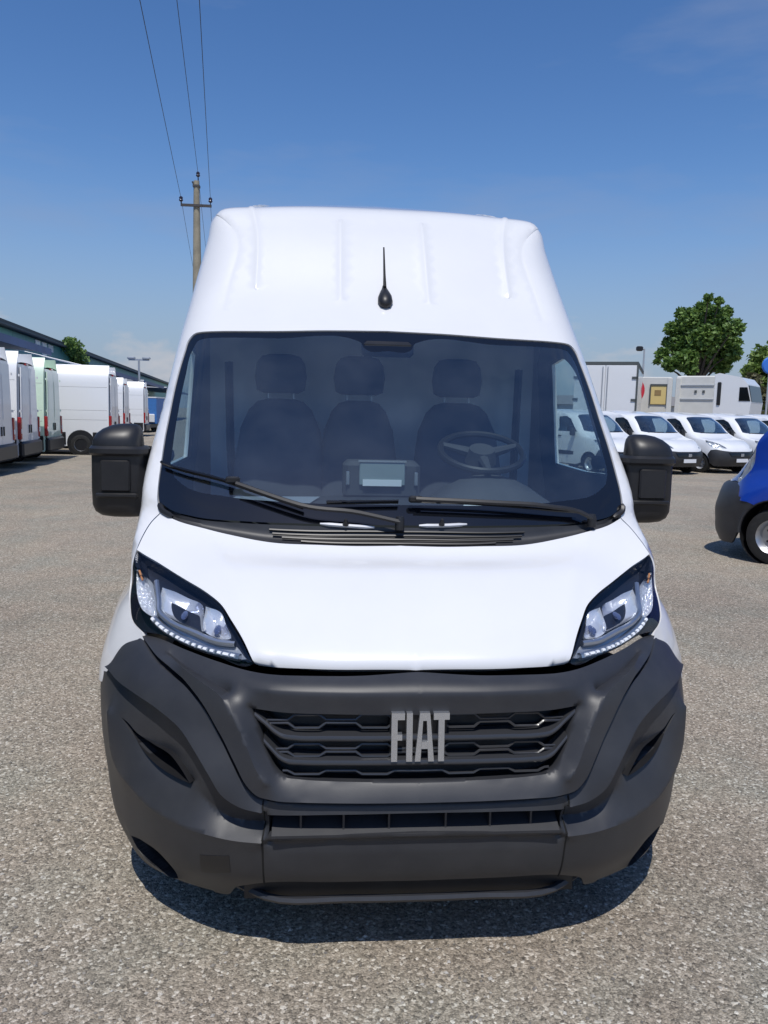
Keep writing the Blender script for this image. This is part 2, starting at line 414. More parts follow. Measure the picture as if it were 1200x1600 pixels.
# ---------------------------------------------------------------- ground
def ground_mat():
    m = bpy.data.materials.new('gravel_asphalt'); m.use_nodes = True; nt = m.node_tree; b = nt.nodes['Principled BSDF']; L = nt.links.new
    N = nt.nodes.new; tc = N('ShaderNodeTexCoord')
    def noise(sc, det=6, rough=.6):
        n = N('ShaderNodeTexNoise'); n.inputs['Scale'].default_value = sc; n.inputs['Detail'].default_value = det; n.inputs['Roughness'].default_value = rough; L(tc.outputs['Object'], n.inputs['Vector']); return n
    def vor(sc, feat='F1'):
        n = N('ShaderNodeTexVoronoi'); n.inputs['Scale'].default_value = sc; n.feature = feat; L(tc.outputs['Object'], n.inputs['Vector']); return n
    def ramp(inp, stops):
        r = N('ShaderNodeValToRGB'); el = r.color_ramp.elements
        while len(el) < len(stops): el.new(.5)
        for e, (p, c) in zip(el, stops): e.position = p; e.color = (*c, 1)
        L(inp, r.inputs[0]); return r
    def mix(a, bb, fac, mode='MIX'):
        x = N('ShaderNodeMixRGB'); x.blend_type = mode
        for i, q in ((0, fac), (1, a), (2, bb)):
            if isinstance(q, (int, float)): x.inputs[i].default_value = q
            elif isinstance(q, tuple): x.inputs[i].default_value = (*q, 1)
            else: L(q, x.inputs[i])
        return x.outputs[0]
    v1 = vor(100); v2 = vor(200)
    sp = N('ShaderNodeSeparateColor'); L(v1.outputs['Color'], sp.inputs[0])
    st = ramp(sp.outputs[0], [(0, (.06, .056, .05)), (.2, (.17, .157, .135)), (.5, (.27, .243, .205)), (.75, (.36, .322, .275)), (.90, (.50, .46, .40)), (1, (.80, .78, .73))])
    sp2 = N('ShaderNodeSeparateColor'); L(v2.outputs['Color'], sp2.inputs[0])
    st2 = ramp(sp2.outputs[1], [(0, (.08, .073, .064)), (.4, (.22, .192, .155)), (.8, (.36, .31, .25)), (1, (.56, .51, .44))])
    base = mix(st.outputs[0], st2.outputs[0], .4)
    hue = noise(1.3, 4); hr = ramp(hue.outputs['Fac'], [(.3, (1.21, 1.12, 1.03)), (.5, (1.15, 1.11, 1.03)), (.7, (1.05, 1.09, 1.04))])
    base = mix(base, hr.outputs[0], 1.0, 'MULTIPLY')
    big = noise(.35, 8, .7); br = ramp(big.outputs['Fac'], [(.30, (.72, .72, .73)), (.5, (1, 1, 1)), (.70, (1.18, 1.16, 1.12))])
    base = mix(base, br.outputs[0], .9, 'MULTIPLY')
    spot = noise(2.1, 5, .7); sr = ramp(spot.outputs['Fac'], [(.63, (1, 1, 1)), (.74, (.58, .57, .56))]); base = mix(base, sr.outputs[0], .7, 'MULTIPLY')
    L(base, b.inputs['Base Color']); b.inputs['Roughness'].default_value = .9; b.inputs['Specular IOR Level'].default_value = .3
    bm = N('ShaderNodeBump'); bm.inputs['Strength'].default_value = .9; bm.inputs['Distance'].default_value = .004
    ad = N('ShaderNodeMath'); ad.operation = 'ADD'; L(v1.outputs['Distance'], ad.inputs[0]); L(v2.outputs['Distance'], ad.inputs[1])
    ng = N('ShaderNodeMath'); ng.operation = 'MULTIPLY'; ng.inputs[1].default_value = -1; L(ad.outputs[0], ng.inputs[0])
    L(ng.outputs[0], bm.inputs['Height']); L(bm.outputs[0], b.inputs['Normal'])
    return m
GM = ground_mat()
g = mesh_obj('ground', [(-900, -300, 0), (900, -300, 0), (900, 1500, 0), (-900, 1500, 0)], [(0, 1, 2, 3)], GM, smooth=False); struct(g)

# loose stones lying on the yard
rs = np.random.RandomState(4); N_ = 5200; PV = []; PF = []
oct_ = np.array([(1, 0, 0), (0, 1, 0), (-1, 0, 0), (0, -1, 0), (0, 0, 1), (0, 0, -.6)]); of_ = [(0, 1, 4), (1, 2, 4), (2, 3, 4), (3, 0, 4), (1, 0, 5), (2, 1, 5), (3, 2, 5), (0, 3, 5)]
for k in range(N_):
    d_ = 1.2+8.0*rs.rand()**1.6; az_ = YAW+(rs.rand()-.5)*1.15; r_ = .0035+.0055*rs.rand()**2
    a_ = rs.rand()*6.28; ca_, sa_ = math.cos(a_), math.sin(a_); sc_ = np.array([r_*(.8+.6*rs.rand()), r_*(.7+.4*rs.rand()), r_*(.5+.4*rs.rand())])
    v_ = oct_*(1+.25*(rs.rand(6, 1)-.5))*sc_; v_ = np.stack([v_[:, 0]*ca_-v_[:, 1]*sa_, v_[:, 0]*sa_+v_[:, 1]*ca_, v_[:, 2]+sc_[2]*.35], 1)+np.array([CAM[0]+d_*math.sin(az_), CAM[1]+d_*math.cos(az_), 0])
    n_ = len(PV); PV += list(map(tuple, v_)); PF += [tuple(i+n_ for i in f) for f in of_]
def stone_mat():
    m = bpy.data.materials.new('loose_stone'); m.use_nodes = True; nt = m.node_tree; b = nt.nodes['Principled BSDF']
    g_ = nt.nodes.new('ShaderNodeNewGeometry'); r = nt.nodes.new('ShaderNodeValToRGB'); e = r.color_ramp.elements; e[0].color = (.12, .11, .10, 1); e[1].color = (.50, .47, .42, 1); q = e.new(.55); q.color = (.26, .235, .20, 1)
    nt.links.new(g_.outputs['Random Per Island'], r.inputs[0]); nt.links.new(r.outputs[0], b.inputs['Base Color']); b.inputs['Roughness'].default_value = .85; return m
st_ = mesh_obj('loose_gravel', PV, PF, stone_mat(), smooth=False); struct(st_, 'stuff'); st_['label'] = 'small loose stones scattered over the grey asphalt yard'; st_['category'] = 'gravel'
CAB = [
 [(0,.30,.30),(.35,.30,.30),(.65,.38,.30),(.86,.50,.30),(.98,.62,.30),(1.045,.85,.30),(1.045,1.4,.30),(1.04,3,.30),(1.04,5.9,.30)],
 [(0,.17,.80),(.35,.18,.80),(.65,.27,.80),(.88,.42,.80),(1.045,.56,.81),(1.085,.80,.82),(1.05,1.4,.82),(1.045,3,.82),(1.045,5.9,.82)],
 [(0,.136,.917),(.35,.155,.920),(.65,.27,.935),(.865,.44,.95),(.995,.57,.955),(1.068,.82,.95),(1.045,1.4,.97),(1.045,3,.97),(1.045,5.9,.97)],
 [(0,.30,1.035),(.35,.315,1.035),(.65,.385,1.03),(.865,.50,1.04),(.965,.62,1.05),(1.01,.85,1.05),(1.04,1.4,1.06),(1.045,3,1.06),(1.045,5.9,1.06)],
 [(0,.50,1.135),(.35,.51,1.135),(.65,.55,1.13),(.865,.62,1.13),(.968,.68,1.165),(1.005,.92,1.17),(1.035,1.4,1.17),(1.04,3,1.17),(1.04,5.9,1.17)],
 [(0,.70,1.211),(.35,.71,1.213),(.65,.76,1.235),(.875,.84,1.275),(.982,.92,1.30),(1.018,1.1,1.32),(1.035,1.5,1.32),(1.04,3,1.32),(1.04,5.9,1.32)],
 [(0,.80,1.325),(.35,.805,1.325),(.65,.84,1.335),(.885,.89,1.345),(.984,.95,1.36),(1.018,1.15,1.40),(1.03,1.6,1.40),(1.035,3,1.42),(1.035,5.9,1.42)],
 [(0,1.155,1.70),(.35,1.16,1.70),(.64,1.185,1.70),(.87,1.225,1.70),(.964,1.29,1.70),(.998,1.45,1.71),(1.01,1.9,1.71),(1.015,3,1.71),(1.015,5.9,1.71)],
 [(0,1.515,2.067),(.35,1.517,2.065),(.64,1.53,2.055),(.865,1.55,2.04),(.945,1.61,2.03),(.972,1.75,2.03),(.982,2.1,2.03),(.985,3,2.04),(.985,5.9,2.04)],
 [(0,1.664,2.21),(.35,1.667,2.208),(.63,1.68,2.20),(.85,1.695,2.19),(.93,1.755,2.18),(.955,1.9,2.18),(.965,2.2,2.18),(.97,3,2.18),(.97,5.9,2.18)],
 [(0,2.02,2.64),(.35,2.02,2.638),(.60,2.025,2.625),(.81,2.03,2.595),(.883,2.08,2.57),(.905,2.2,2.57),(.915,2.5,2.57),(.92,3,2.57),(.92,5.9,2.57)],
 [(0,2.15,2.764),(.35,2.15,2.762),(.60,2.15,2.75),(.826,2.145,2.73),(.866,2.175,2.705),(.884,2.28,2.70),(.88,2.6,2.695),(.885,3,2.695),(.885,5.9,2.695)],
 [(0,2.22,2.788),(.35,2.22,2.784),(.60,2.22,2.77),(.808,2.21,2.742),(.838,2.24,2.73),(.85,2.33,2.733),(.855,2.7,2.738),(.86,3,2.738),(.86,5.9,2.738)],
 [(0,5.9,2.78),(.35,5.9,2.777),(.60,5.9,2.762),(.77,5.9,2.738),(.79,5.9,2.73),(.80,5.9,2.727),(.81,5.9,2.724),(.82,5.9,2.722),(.83,5.9,2.72)],
]
# ---------------------------------------------------------------- the white van (front centre at the origin, nose towards -y)
BUMP = [
 [(0,.10,.185),(.25,.10,.185),(.45,.105,.185),(.60,.15,.185),(.76,.235,.185),(.89,.35,.185),(.965,.48,.19),(.99,.60,.20),(1.0,.72,.22)],
 [(0,.035,.30),(.25,.035,.30),(.45,.045,.30),(.63,.105,.30),(.80,.22,.30),(.93,.36,.30),(1.005,.49,.30),(1.035,.62,.31),(1.045,.72,.32)],
 [(0,.02,.45),(.25,.02,.45),(.45,.035,.45),(.64,.095,.45),(.815,.22,.45),(.95,.38,.45),(1.03,.52,.45),(1.06,.64,.46),(1.07,.74,.47)],
 [(0,.005,.60),(.25,.01,.60),(.45,.025,.60),(.65,.09,.60),(.825,.22,.60),(.965,.39,.60),(1.045,.53,.60),(1.08,.65,.61),(1.085,.75,.62)],
 [(0,.03,.74),(.25,.035,.74),(.45,.055,.74),(.65,.125,.74),(.825,.25,.74),(.965,.41,.74),(1.045,.54,.74),(1.085,.66,.745),(1.09,.76,.75)],
 [(0,.045,.83),(.25,.05,.83),(.45,.075,.83),(.65,.155,.83),(.82,.28,.83),(.95,.43,.83),(1.035,.555,.83),(1.08,.67,.835),(1.09,.77,.84)],
 [(0,.06,.885),(.25,.065,.885),(.45,.095,.885),(.64,.185,.885),(.80,.31,.885),(.93,.46,.89),(1.02,.58,.89),(1.07,.69,.89),(1.085,.78,.89)],
 [(0,.125,.935),(.25,.135,.935),(.45,.165,.935),(.63,.25,.935),(.79,.37,.935),(.91,.50,.94),(1.0,.61,.94),(1.06,.72,.94),(1.075,.80,.94)],
 [(0,.20,1.0),(.25,.21,1.0),(.45,.24,1.0),(.62,.33,1.0),(.78,.44,1.0),(.90,.56,1.0),(.985,.65,1.0),(1.045,.75,1.0),(1.06,.82,1.0)],
]
CABP = Patch(CAB, ns=260, nt=260); BUMPP = Patch(BUMP, ns=220, nt=180)
paint = mat('white_paint', (.76, .76, .76), .30, coat=1.0, coat_rough=.04, noise=(2.5, .03))
plastic = mat('black_plastic', (.026, .0272, .032), .46, noise=(7, .25, (.036, .037, .041)), bump=(900, .25, .0006), spec=.5)
plastic_dk = mat('dark_plastic', (.016, .016, .018), .42, noise=(14, .3), spec=.5)
gloss_blk = mat('gloss_black', (.008, .008, .009), .08, spec=.6)
frit = mat('frit_black_glass', (.006, .007, .010), .03, spec=.8)
wglass = glass('windshield_glass', (.78, .89, .92), 1.55, 0, 2.6, dirt_haze=.035)
sglass = glass('side_glass', (.62, .74, .74), 1.5)
lensm = glass('lamp_lens', (.96, .97, .98), 1.48, 0, 1.0)
chrome = mat('chrome', (.80, .82, .86), .12, .6, coat=1)
silver = mat('silver_trim', (.52, .54, .57), .28, .9)
led = mat('led_block', (.85, .87, .9), .15, 0, coat=1)
amber = mat('amber_lens', (.50, .22, .08), .2)
rubber = mat('rubber', (.018, .018, .018), .75, noise=(20, .4))
steel = mat('wheel_steel', (.42, .43, .45), .35, .8)
trim_in = mat('cab_trim', (.045, .047, .052), .7, bump=(300, .2, .001))
trim_lt = mat('bulkhead_grey', (.70, .71, .74), .6, noise=(4, .1))
fabric = mat('seat_fabric', (.06, .062, .075), .85, bump=(500, .3, .001))
red_lamp = mat('red_lamp', (.34, .015, .018), .2, coat=.5)
van = thing('delivery_van', 'large white high-roof delivery van with black bumper and tall chrome grille lettering', 'van')
C = CABP
# --- outlines, traced on the image-left half and mirrored
def tr(p, l, side=-1): return p.trace(l, side)
W_top = snap0(tr(C, [(606,517),(520,516),(430,517),(345,517),(318,518)]), .03)
W_side = tr(C, [(318,518),(304,521),(295,530),(288,549),(273,602),(260,667),(250,733),(246,768),(246,786),(251,800)])
W_bot = snap0(tr(C, [(251,800),(273,811),(313,823),(363,835),(430,847),(497,850),(563,852),(641,852)]), .03)
W_top[0] = (0.0, W_top[0][1]); W_bot[-1] = (0.0, W_bot[-1][1])
W = smooth_line(W_top, .03)+smooth_line(W_side, .02)[1:]+smooth_line(W_bot, .02)[1:]
HL_up = tr(C, [(213,859),(250,882),(300,913),(325,929),(343,944),(360,970),(380,1004),(396,1038)])
HL_lo = tr(C, [(396,1038),(387,1042),(340,1027),(290,1009),(250,992),(222,988)])
HL_out = tr(C, [(222,988),(209,975),(202,945)])+[C.st_xyz({1: .665, 2: 1.075})]+tr(C, [(206,878),(213,859)])
HL = smooth_line(HL_up, .015)+smooth_line(HL_lo, .015)[1:]+smooth_line(HL_out, .015)[1:-1]
edge_c = C.st_xyz({0: 0.0, 2: .917}); edge_c = (0.0, edge_c[1])
H_front = snap0([edge_c]+tr(C, [(560,1047),(480,1046),(420,1044),(402,1042)]), .0)
H_front[0] = edge_c
H_side = tr(C, [(213,859),(222,838),(236,815),(251,800)])
HOOD = smooth_line(H_front, .02)+smooth_line(list(reversed(HL_up)), .015)+smooth_line(H_side, .02)[1:]+smooth_line(W_bot, .02)[1:]
def inset(poly, d):
    """shift a polygon inwards by d (parameter space is roughly metric)"""
    q = np.asarray(poly); n = len(q); area = .5*np.sum(q[:, 0]*np.roll(q[:, 1], -1)-np.roll(q[:, 0], -1)*q[:, 1]); sg = 1 if area > 0 else -1
    o = []
    for i in range(n):
        a, b, c = q[i-1], q[i], q[(i+1) % n]
        e = (b-a)/(np.linalg.norm(b-a)+1e-9)+(c-b)/(np.linalg.norm(c-b)+1e-9); e /= np.linalg.norm(e)+1e-9
        p = b+np.array([-e[1], e[0]])*d*sg
        if b[0] < 1e-6: p = np.array([0.0, b[1]+(p[1]-b[1])])
        o.append((max(p[0], 0.0), p[1]))
    return o
# hood
f_edge = np.array([p for p in HOOD])[:len(smooth_line(H_front, .02))]
cre = smooth_line(tr(C, [(318,836),(348,880),(372,930),(392,985),(408,1030)]), .02)
def hood_disp(s, t):
    P = np.stack([s, t], 1); d = dist_lines(P, [f_edge]); e = dist_lines(P, [cre])
    inside = np.exp(-(e/.03)**2)*.004
    return -.016*np.clip(1-d/.035, 0, 1)**2+inside
V_, F_ = region(C, inset(HOOD, .004), step=.022, lines=[], disp=hood_disp, flange=.03)
hood = mesh_obj('hood', V_, F_, paint, van, angle=60)
# body shell: everything else of the cab and cargo box
def styz(y, z): return C.st_xyz({1: y, 2: z})
door_w = smooth_line([styz(*p) for p in [(1.30,1.44),(2.12,1.44)]], .05)+smooth_line([styz(*p) for p in [(2.12,1.44),(2.14,1.98)]], .05)[1:]+smooth_line([styz(*p) for p in [(2.14,1.98),(1.84,1.985),(1.70,1.93),(1.42,1.62),(1.30,1.44)]], .04)[1:-1]
quar_w = [styz(*p) for p in [(1.10,1.435),(1.245,1.435),(1.30,1.535),(1.345,1.61),(1.25,1.58)]]
low_front = tr(C, [(396,1052),(340,1040),(290,1022),(250,1006),(225,1002),(205,1010),(188,1026),(176,1045),(166,1064)])
zb = .30; arch = []
for k in range(15):
    a = math.radians(127-132*k/14); arch.append(styz(.98-.40*math.cos(math.pi-a) if 0 else .98+.40*math.cos(a), .38+.40*math.sin(a)))
arch2 = [styz(4.98+.40*math.cos(math.radians(180-180*k/14)), .38+.40*math.sin(math.radians(180-180*k/14))) for k in range(15)]
smx, tmx = C.ks[-1], C.kt[-1]
lf = low_front[4:]+[styz(.66, .728)]
BODY = smooth_line(W_top, .03)+smooth_line(W_side, .02)[1:]+smooth_line(list(reversed(H_side)), .02)[1:]+smooth_line(list(reversed(HL_out)), .015)[1:]+smooth_line(lf, .02)+arch+[styz(1.5, .31), styz(3, .31), styz(4.5, .31)]+arch2+[styz(5.5, .31), (smx, styz(5.9, .31)[1]), (smx, tmx)]+[(smx*k/10, tmx) for k in range(9, 0, -1)]+[(0.0, tmx)]
ribs = [tr(C, [(404,352),(403,390),(400,450)]), tr(C, [(532,345),(532,400),(532,468)])]
gut = tr(C, [(379,352),(372,382),(358,438),(347,482)])
rib_l = []; 
for r in ribs:
    for dx in (-.016, -.006, .006, .016): rib_l.append([(p[0]+dx, p[1]) for p in smooth_line(r, .03)])
gl = smooth_line(gut, .03)
for dx in (-.012, -.003, .006): rib_l.append([(p[0]+dx, p[1]) for p in gl])
def body_disp(s, t):
    P = np.stack([s, t], 1); d = np.zeros(len(s))
    for r in ribs:
        L = smooth_line(r, .03); e = dist_lines(P, [L]); d += np.clip((.016-e)/.010, 0, 1)*.006
    e = dist_lines(P, [gl]); 
    d -= np.clip((.008-e)/.006, 0, 1)*.004
    return d
V_, F_ = region(C, BODY, holes=[door_w, quar_w], step=.04, sstep=.045, lines=rib_l, disp=body_disp, flange=.02)
body = mesh_obj('body', V_, F_, paint, van, angle=40)
# rear closing wall with two doors
def rear_ring(y, k=1.0):
    r = [C.ev(smx, t)[0] for t in np.linspace(styz(5.9, .31)[1], tmx, 24)]+[C.ev(s, tmx)[0] for s in np.linspace(smx, 0, 12)[1:]]
    pts = [(p[0], p[2]) for p in r]; return pts
rr_ = rear_ring(5.9); full = rr_+[(-x, z) for x, z in reversed(rr_[:-1])]
MB().prism([(x, z) for x, z in full], (0, 5.88, 0), (1, 0, 0), (0, 0, 1), (0, 1, 0), .02).build('rear_wall', paint, van, smooth=False)
# dark sheet added under hood and lamps to block light leaks, and cab trim
liner = smooth_line(H_front, .04)+smooth_line(list(reversed(HL_lo)), .04)+[C.st_xyz({1: .95, 2: 1.05}), C.st_xyz({1: 1.0, 2: 1.28})]+smooth_line(W_bot, .04)
V_, F_ = region(C, liner, step=.06, offset=-.09); mesh_obj('light_leak_liner', V_, F_, plastic_dk, van)
t0 = styz(1.5, 1.10)[1]
inner = [(0.0, C.st_xyz({0: 0.0, 2: 2.10})[1])]+[(s, t) for s, t in reversed([(0.0, 0.0)])][:0]
W_in = inset(W, -.02)
trim_poly = [C.st_xyz({0: 0., 2: 1.26}), C.st_xyz({1: .98, 2: 1.18}), styz(1.3, .95), styz(2.38, .95), styz(2.38, 1.5), styz(2.38, 2.0), C.st_xyz({0: .85, 2: 2.6}), (0.0, C.st_xyz({0: 0., 2: 2.6})[1])]
trim_poly[0] = (0.0, trim_poly[0][1])
V_, F_ = region(C, trim_poly, holes=[W_in, inset(door_w, -.01), inset(quar_w, -.006)], step=.06, offset=-.035); mesh_obj('cab_trim', V_, F_, trim_in, van)
for sd_ in (1, -1):
    V_, F_ = region(C, inset(door_w, -.008), step=.08, offset=-.010, mirror=False, side=sd_); mesh_obj('door_window', V_, F_, sglass, van)
    V_, F_ = region(C, inset(quar_w, -.005), step=.06, offset=-.010, mirror=False, side=sd_); mesh_obj('quarter_window', V_, F_, sglass, van)
# windshield: clear glass, black band round it, cowl below
G_top = snap0(tr(C, [(606,547),(577,547),(570,543),(563,533),(553,529),(430,527),(345,526),(322,527)]), .03); G_top[0] = (0.0, G_top[0][1])
G_side = tr(C, [(322,527),(309,531),(300,545),(289,585),(276,650),(268,705),(266,725),(272,745)])
G_bot = snap0(tr(C, [(272,745),(297,763),(357,775),(430,782),(520,786),(643,788)]), .03); G_bot[-1] = (0.0, G_bot[-1][1])
GL = smooth_line(G_top, .012)+smooth_line(G_side, .02)[1:]+smooth_line(G_bot, .02)[1:]
cow_t = snap0(tr(C, [(247,783),(262,794),(300,806),(380,814),(480,818),(560,820),(642,821)]), .03); cow_t[-1] = (0.0, cow_t[-1][1])
COWL = smooth_line(list(reversed(cow_t)), .02)+smooth_line([cow_t[0]]+W_side[-2:], .01)[1:]+smooth_line(W_bot, .02)[1:]
FR = smooth_line(W_top, .03)+smooth_line(W_side[:-2]+[cow_t[0]], .02)[1:]+smooth_line(cow_t, .02)[1:]
V_, F_ = region(C, inset(GL, .0), step=.03, offset=-.006); ws = mesh_obj('windshield', V_, F_, wglass, van, angle=80)
V_, F_ = region(C, inset(FR, .002), holes=[GL], step=.03, offset=-.006); mesh_obj('black_border', V_, F_, frit, ws, angle=80)
def cowl_disp(s, t):
    P = np.stack([s, t], 1); e = dist_lines(P, [smooth_line(cow_t, .03)]); f = dist_lines(P, [smooth_line(W_bot, .03)])
    return -.012-.018*np.clip(np.minimum(e, f)/.03, 0, 1)
V_, F_ = region(C, inset(COWL, .002), step=.012, disp=cowl_disp, flange=.03); cowl = mesh_obj('cowl', V_, F_, plastic, van)
def along(patch, pxs, off, side=-1, step=.03):
    l = smooth_line(tr(patch, pxs, side), step); s = np.array([a for a, b in l]); t = np.array([b for a, b in l])
    offs = np.interp(np.linspace(0, 1, len(l)), np.linspace(0, 1, len(off)), off) if hasattr(off, '__len__') else off
    P = patch.ev(s, t)+patch.nrm(s, t)*(np.asarray(offs)[:, None] if hasattr(off, '__len__') else off)
    return P*np.array([side, 1, 1])
def mir(P): return np.asarray(P)*np.array([-1, 1, 1])
for yy, x0 in ((827, 420), (833, 425), (839, 440), (845, 470)):        # louvres of the cowl
    a = along(C, [(x0, yy-3), (540, yy), (641, yy+1)], -.016); a[-1, 0] = 0
    P = np.concatenate([a, mir(a[:-1])[::-1]]); MB().tube(P, .0045, 5).build('louvre', plastic_dk, cowl)
lite = mat('cowl_strip', (.62, .63, .65), .3, coat=.6)
for sgn, pts in ((-1, [(500,817),(540,820),(585,823)]), (1, [(655,820),(690,820),(730,818)])):
    P = along(C, pts, -.006, sgn); MB().tube(P, [.004]+[.008]*(len(P)-2)+[.004], 6).build('cowl_strip', lite, cowl)
    q = along(C, [pts[1], (pts[1][0]+2, pts[1][1]+1)], .002, sgn); MB().tube([q[0], q[0]+np.array([0, -.012, .022])], [.012, .005], 8).build('washer_jet', plastic_dk, cowl)
for sgn, px in ((-1, [(249,787),(255,799),(270,808)]), (1, [(972,788),(971,799),(958,809)])):
    P = along(C, px, .002, sgn, .012); MB().tube(P, [.006]+[.012]*(len(P)-2)+[.006], 6).build('cowl_corner', plastic_dk, cowl)
# wipers
def wiper(blade, arm, knuckle, pivot):
    bl, bs = blade; al, as_ = arm
    wp = MB().tube(along(C, al, [.045]*3+[.03], as_, .03), [.011]*2+[.009]*40 if 0 else .010, 6).build('wiper', plastic_dk, van)
    MB().tube(along(C, bl, .022, bs, .05), .006, 6).build('blade', gloss_blk, wp)
    MB().tube(along(C, bl, .010, bs, .05), .004, 5).build('rubber_lip', rubber, wp)
    k = along(C, [knuckle[0], (knuckle[0][0]+3, knuckle[0][1]+1)], .034, knuckle[1], .05)[0]
    MB().box(k, (.055, .022, .026), bevel=.006).build('connector', plastic_dk, wp)
    k = along(C, [pivot[0], (pivot[0][0]+3, pivot[0][1])], .015, pivot[1], .05)[0]
    MB().lathe([(.0, .032), (.014, .03), (.018, .015), (.018, -.02), (0, -.02)], 14, 'z', k).build('pivot', plastic_dk, wp)
wiper(([(255,727),(330,749),(400,772),(474,797)], -1), ([(372,766),(420,783),(470,799),(560,810),(636,822)], -1), ((366,758), -1), ((638,823), -1))
wiper(([(510,789),(600,788),(638,788)], -1), ([(648,790),(760,795),(850,800),(905,808),(921,816)], 1), ((648,788), 1), ((922,818), 1))
MB().tube(along(C, [(646,788),(760,793),(898,804)], .02, 1, .05), .0055, 6).build('blade', gloss_blk, [o for o in van.children if o.name.startswith('wiper')][-1])
# --- headlamps
def lamp(side):
    V_, F_ = region(C, inset(HL, .003), step=.016, mirror=False, side=side, offset=-.003)
    hl = mesh_obj('headlight', V_, F_, lensm, van, angle=80)
    hous = mat('lamp_housing', (.012, .014, .022), .25)
    V_, F_ = region(C, inset(HL, .001), step=.02, mirror=False, side=side, offset=-.055, flange=-.05); mesh_obj('housing', V_, F_, hous, hl)
    # chrome reflectors as bowls
    def bowl(pxs, name, depth, material, offs, stp=.007, bulb=True):
        L = smooth_line(tr(C, pxs+[pxs[0]]), .012)[:-1]; q = np.asarray(L); c = q.mean(0)
        def dd(s, t):
            e = dist_lines(np.stack([s, t], 1), [L+[L[0]]]); return -depth*np.sqrt(np.clip(e/.035, 0, 1))
        V_, F_ = region(C, L, step=stp, mirror=False, side=side, offset=offs, disp=dd, flange=.01)
        b = mesh_obj(name, V_, F_, material, hl, angle=25)
        if bulb:
            p = C.ev(*c)[0]+C.nrm(*c)[0]*(offs-depth+.012); p = p*np.array([side, 1, 1])
            MB().lathe([(.0, -.030), (.007, -.028), (.011, -.015), (.011, .02)], 12, 'y', p).build('bulb', mat('bulb_cap', (.10, .13, .25), .2, .4), b)
        return b
    bowl([(252,914),(270,920),(293,931),(315,942),(317,958),(317,983),(300,977),(275,968),(260,961),(250,951),(248,932)], 'reflector', .05, chrome, -.012)
    bowl([(320,944),(343,953),(352,973),(359,994),(338,994),(320,985)], 'reflector', .04, chrome, -.012, .006)
    facet = mat('faceted_chrome', (.78, .80, .84), .14, .6, bump=(95, 1.0, .012))
    bowl([(210,889),(223,897),(235,906),(239,925),(243,952),(238,963),(222,954),(213,938),(209,914)], 'turn_lamp', .02, facet, -.010, .006, False)
    ib = smooth_line(tr(C, [(243,902),(249,955),(263,968),(300,984),(338,1000),(364,1002),(380,1027)]), .012)+smooth_line(tr(C, [(380,1027),(372,1029),(327,1020),(290,1008),(250,987),(233,970),(240,955),(243,902)]), .012)[1:-1]
    V_, F_ = region(C, ib, step=.012, mirror=False, side=side, offset=-.026, flange=.02); mesh_obj('inner_bezel', V_, F_, mat('bezel_silver', (.40, .42, .45), .3, .6), hl)
    bz = smooth_line(tr(C, [(243,905),(245,935),(247,956),(262,969),(300,985),(338,1000),(366,1003)]), .012)
    s = np.array([a for a, b in bz]); t = np.array([b for a, b in bz]); P = (C.ev(s, t)+C.nrm(s, t)*-.012)*np.array([side, 1, 1])
    MB().tube(P, .010, 8).build('bezel', silver, hl)
    am = tr(C, [(214,890),(219,905)]); P = (C.ev([a for a, b in am], [b for a, b in am])+C.nrm([a for a, b in am], [b for a, b in am])*-.012)*np.array([side, 1, 1])
    MB().tube(P, .004, 8).build('amber_bulb', amber, hl)
    # daytime running light: a light guide with bright blocks
    gd = smooth_line(tr(C, [(236,966),(249,979),(272,994),(300,1007),(327,1016),(372,1026)]), .006)
    s = np.array([a for a, b in gd]); t = np.array([b for a, b in gd]); P = (C.ev(s, t)+C.nrm(s, t)*-.016)*np.array([side, 1, 1])
    MB().tube(P, .013, 8).build('light_guide', silver, hl)
    Q = (C.ev(s, t)+C.nrm(s, t)*-.004)*np.array([side, 1, 1]); n = 15
    for k in range(n):
        a = int((k+.12)/n*(len(Q)-1)); b = max(a+1, int((k+.7)/n*(len(Q)-1)))
        MB().tube([Q[a], Q[b]], .0062, 6).build('led_block', led, hl)
    return hl
for sd_ in (1, -1): lamp(sd_)
# --- bumper
B = BUMPP
def tb(l): return B.trace(l, -1)
def tc(l, z0=True):
    r = tb(l)
    if z0: r[-1] = (0.0, r[-1][1])
    return r
top_e = [(0.0, B.st_xyz({0: 0., 2: .925})[1])]+tb([(560,1054),(480,1054),(402,1049),(387,1046),(340,1032),(290,1014),(250,997),(228,991)])
top_o = tb([(228,991),(215,993),(202,998),(185,1014),(174,1031),(166,1050)])
z_side = [B.st_xyz({1: y, 2: z}) for y, z in ((.60, .768), (.68, .748), (.715, .70), (.61, .58), (.555, .45))]
bot_o = tb([(203,1331),(208,1340),(222,1357),(240,1370),(262,1383),(284,1394),(310,1402),(340,1407)])
bot_i = tc([(340,1407),(356,1400),(368,1389),(388,1385),(412,1382),(520,1381),(645,1379)])
GR_t = tc([(391,1106),(410,1109),(440,1113),(520,1116),(600,1117),(652,1117)])
GR_s = tb([(391,1106),(398,1122),(407,1153),(418,1181),(427,1199),(437,1210),(450,1216)])
GR_b = tc([(450,1216),(480,1219),(560,1222),(650,1222)])
GRI = list(reversed(smooth_line(GR_t, .012)))+smooth_line(GR_s, .012)[1:]+smooth_line(GR_b, .012)[1:]
SL_t = tc([(421,1267),(520,1267),(645,1264)]); SL_b = tc([(421,1300),(520,1299),(645,1295)])
SLOT = list(reversed(smooth_line(SL_t, .012)))+smooth_line([SL_t[0], SL_b[0]], .01)[1:-1]+smooth_line(SL_b, .012)
INT_u = tb([(191,1120),(198,1128),(209,1146),(232,1163),(263,1184),(280,1208),(291,1227)])
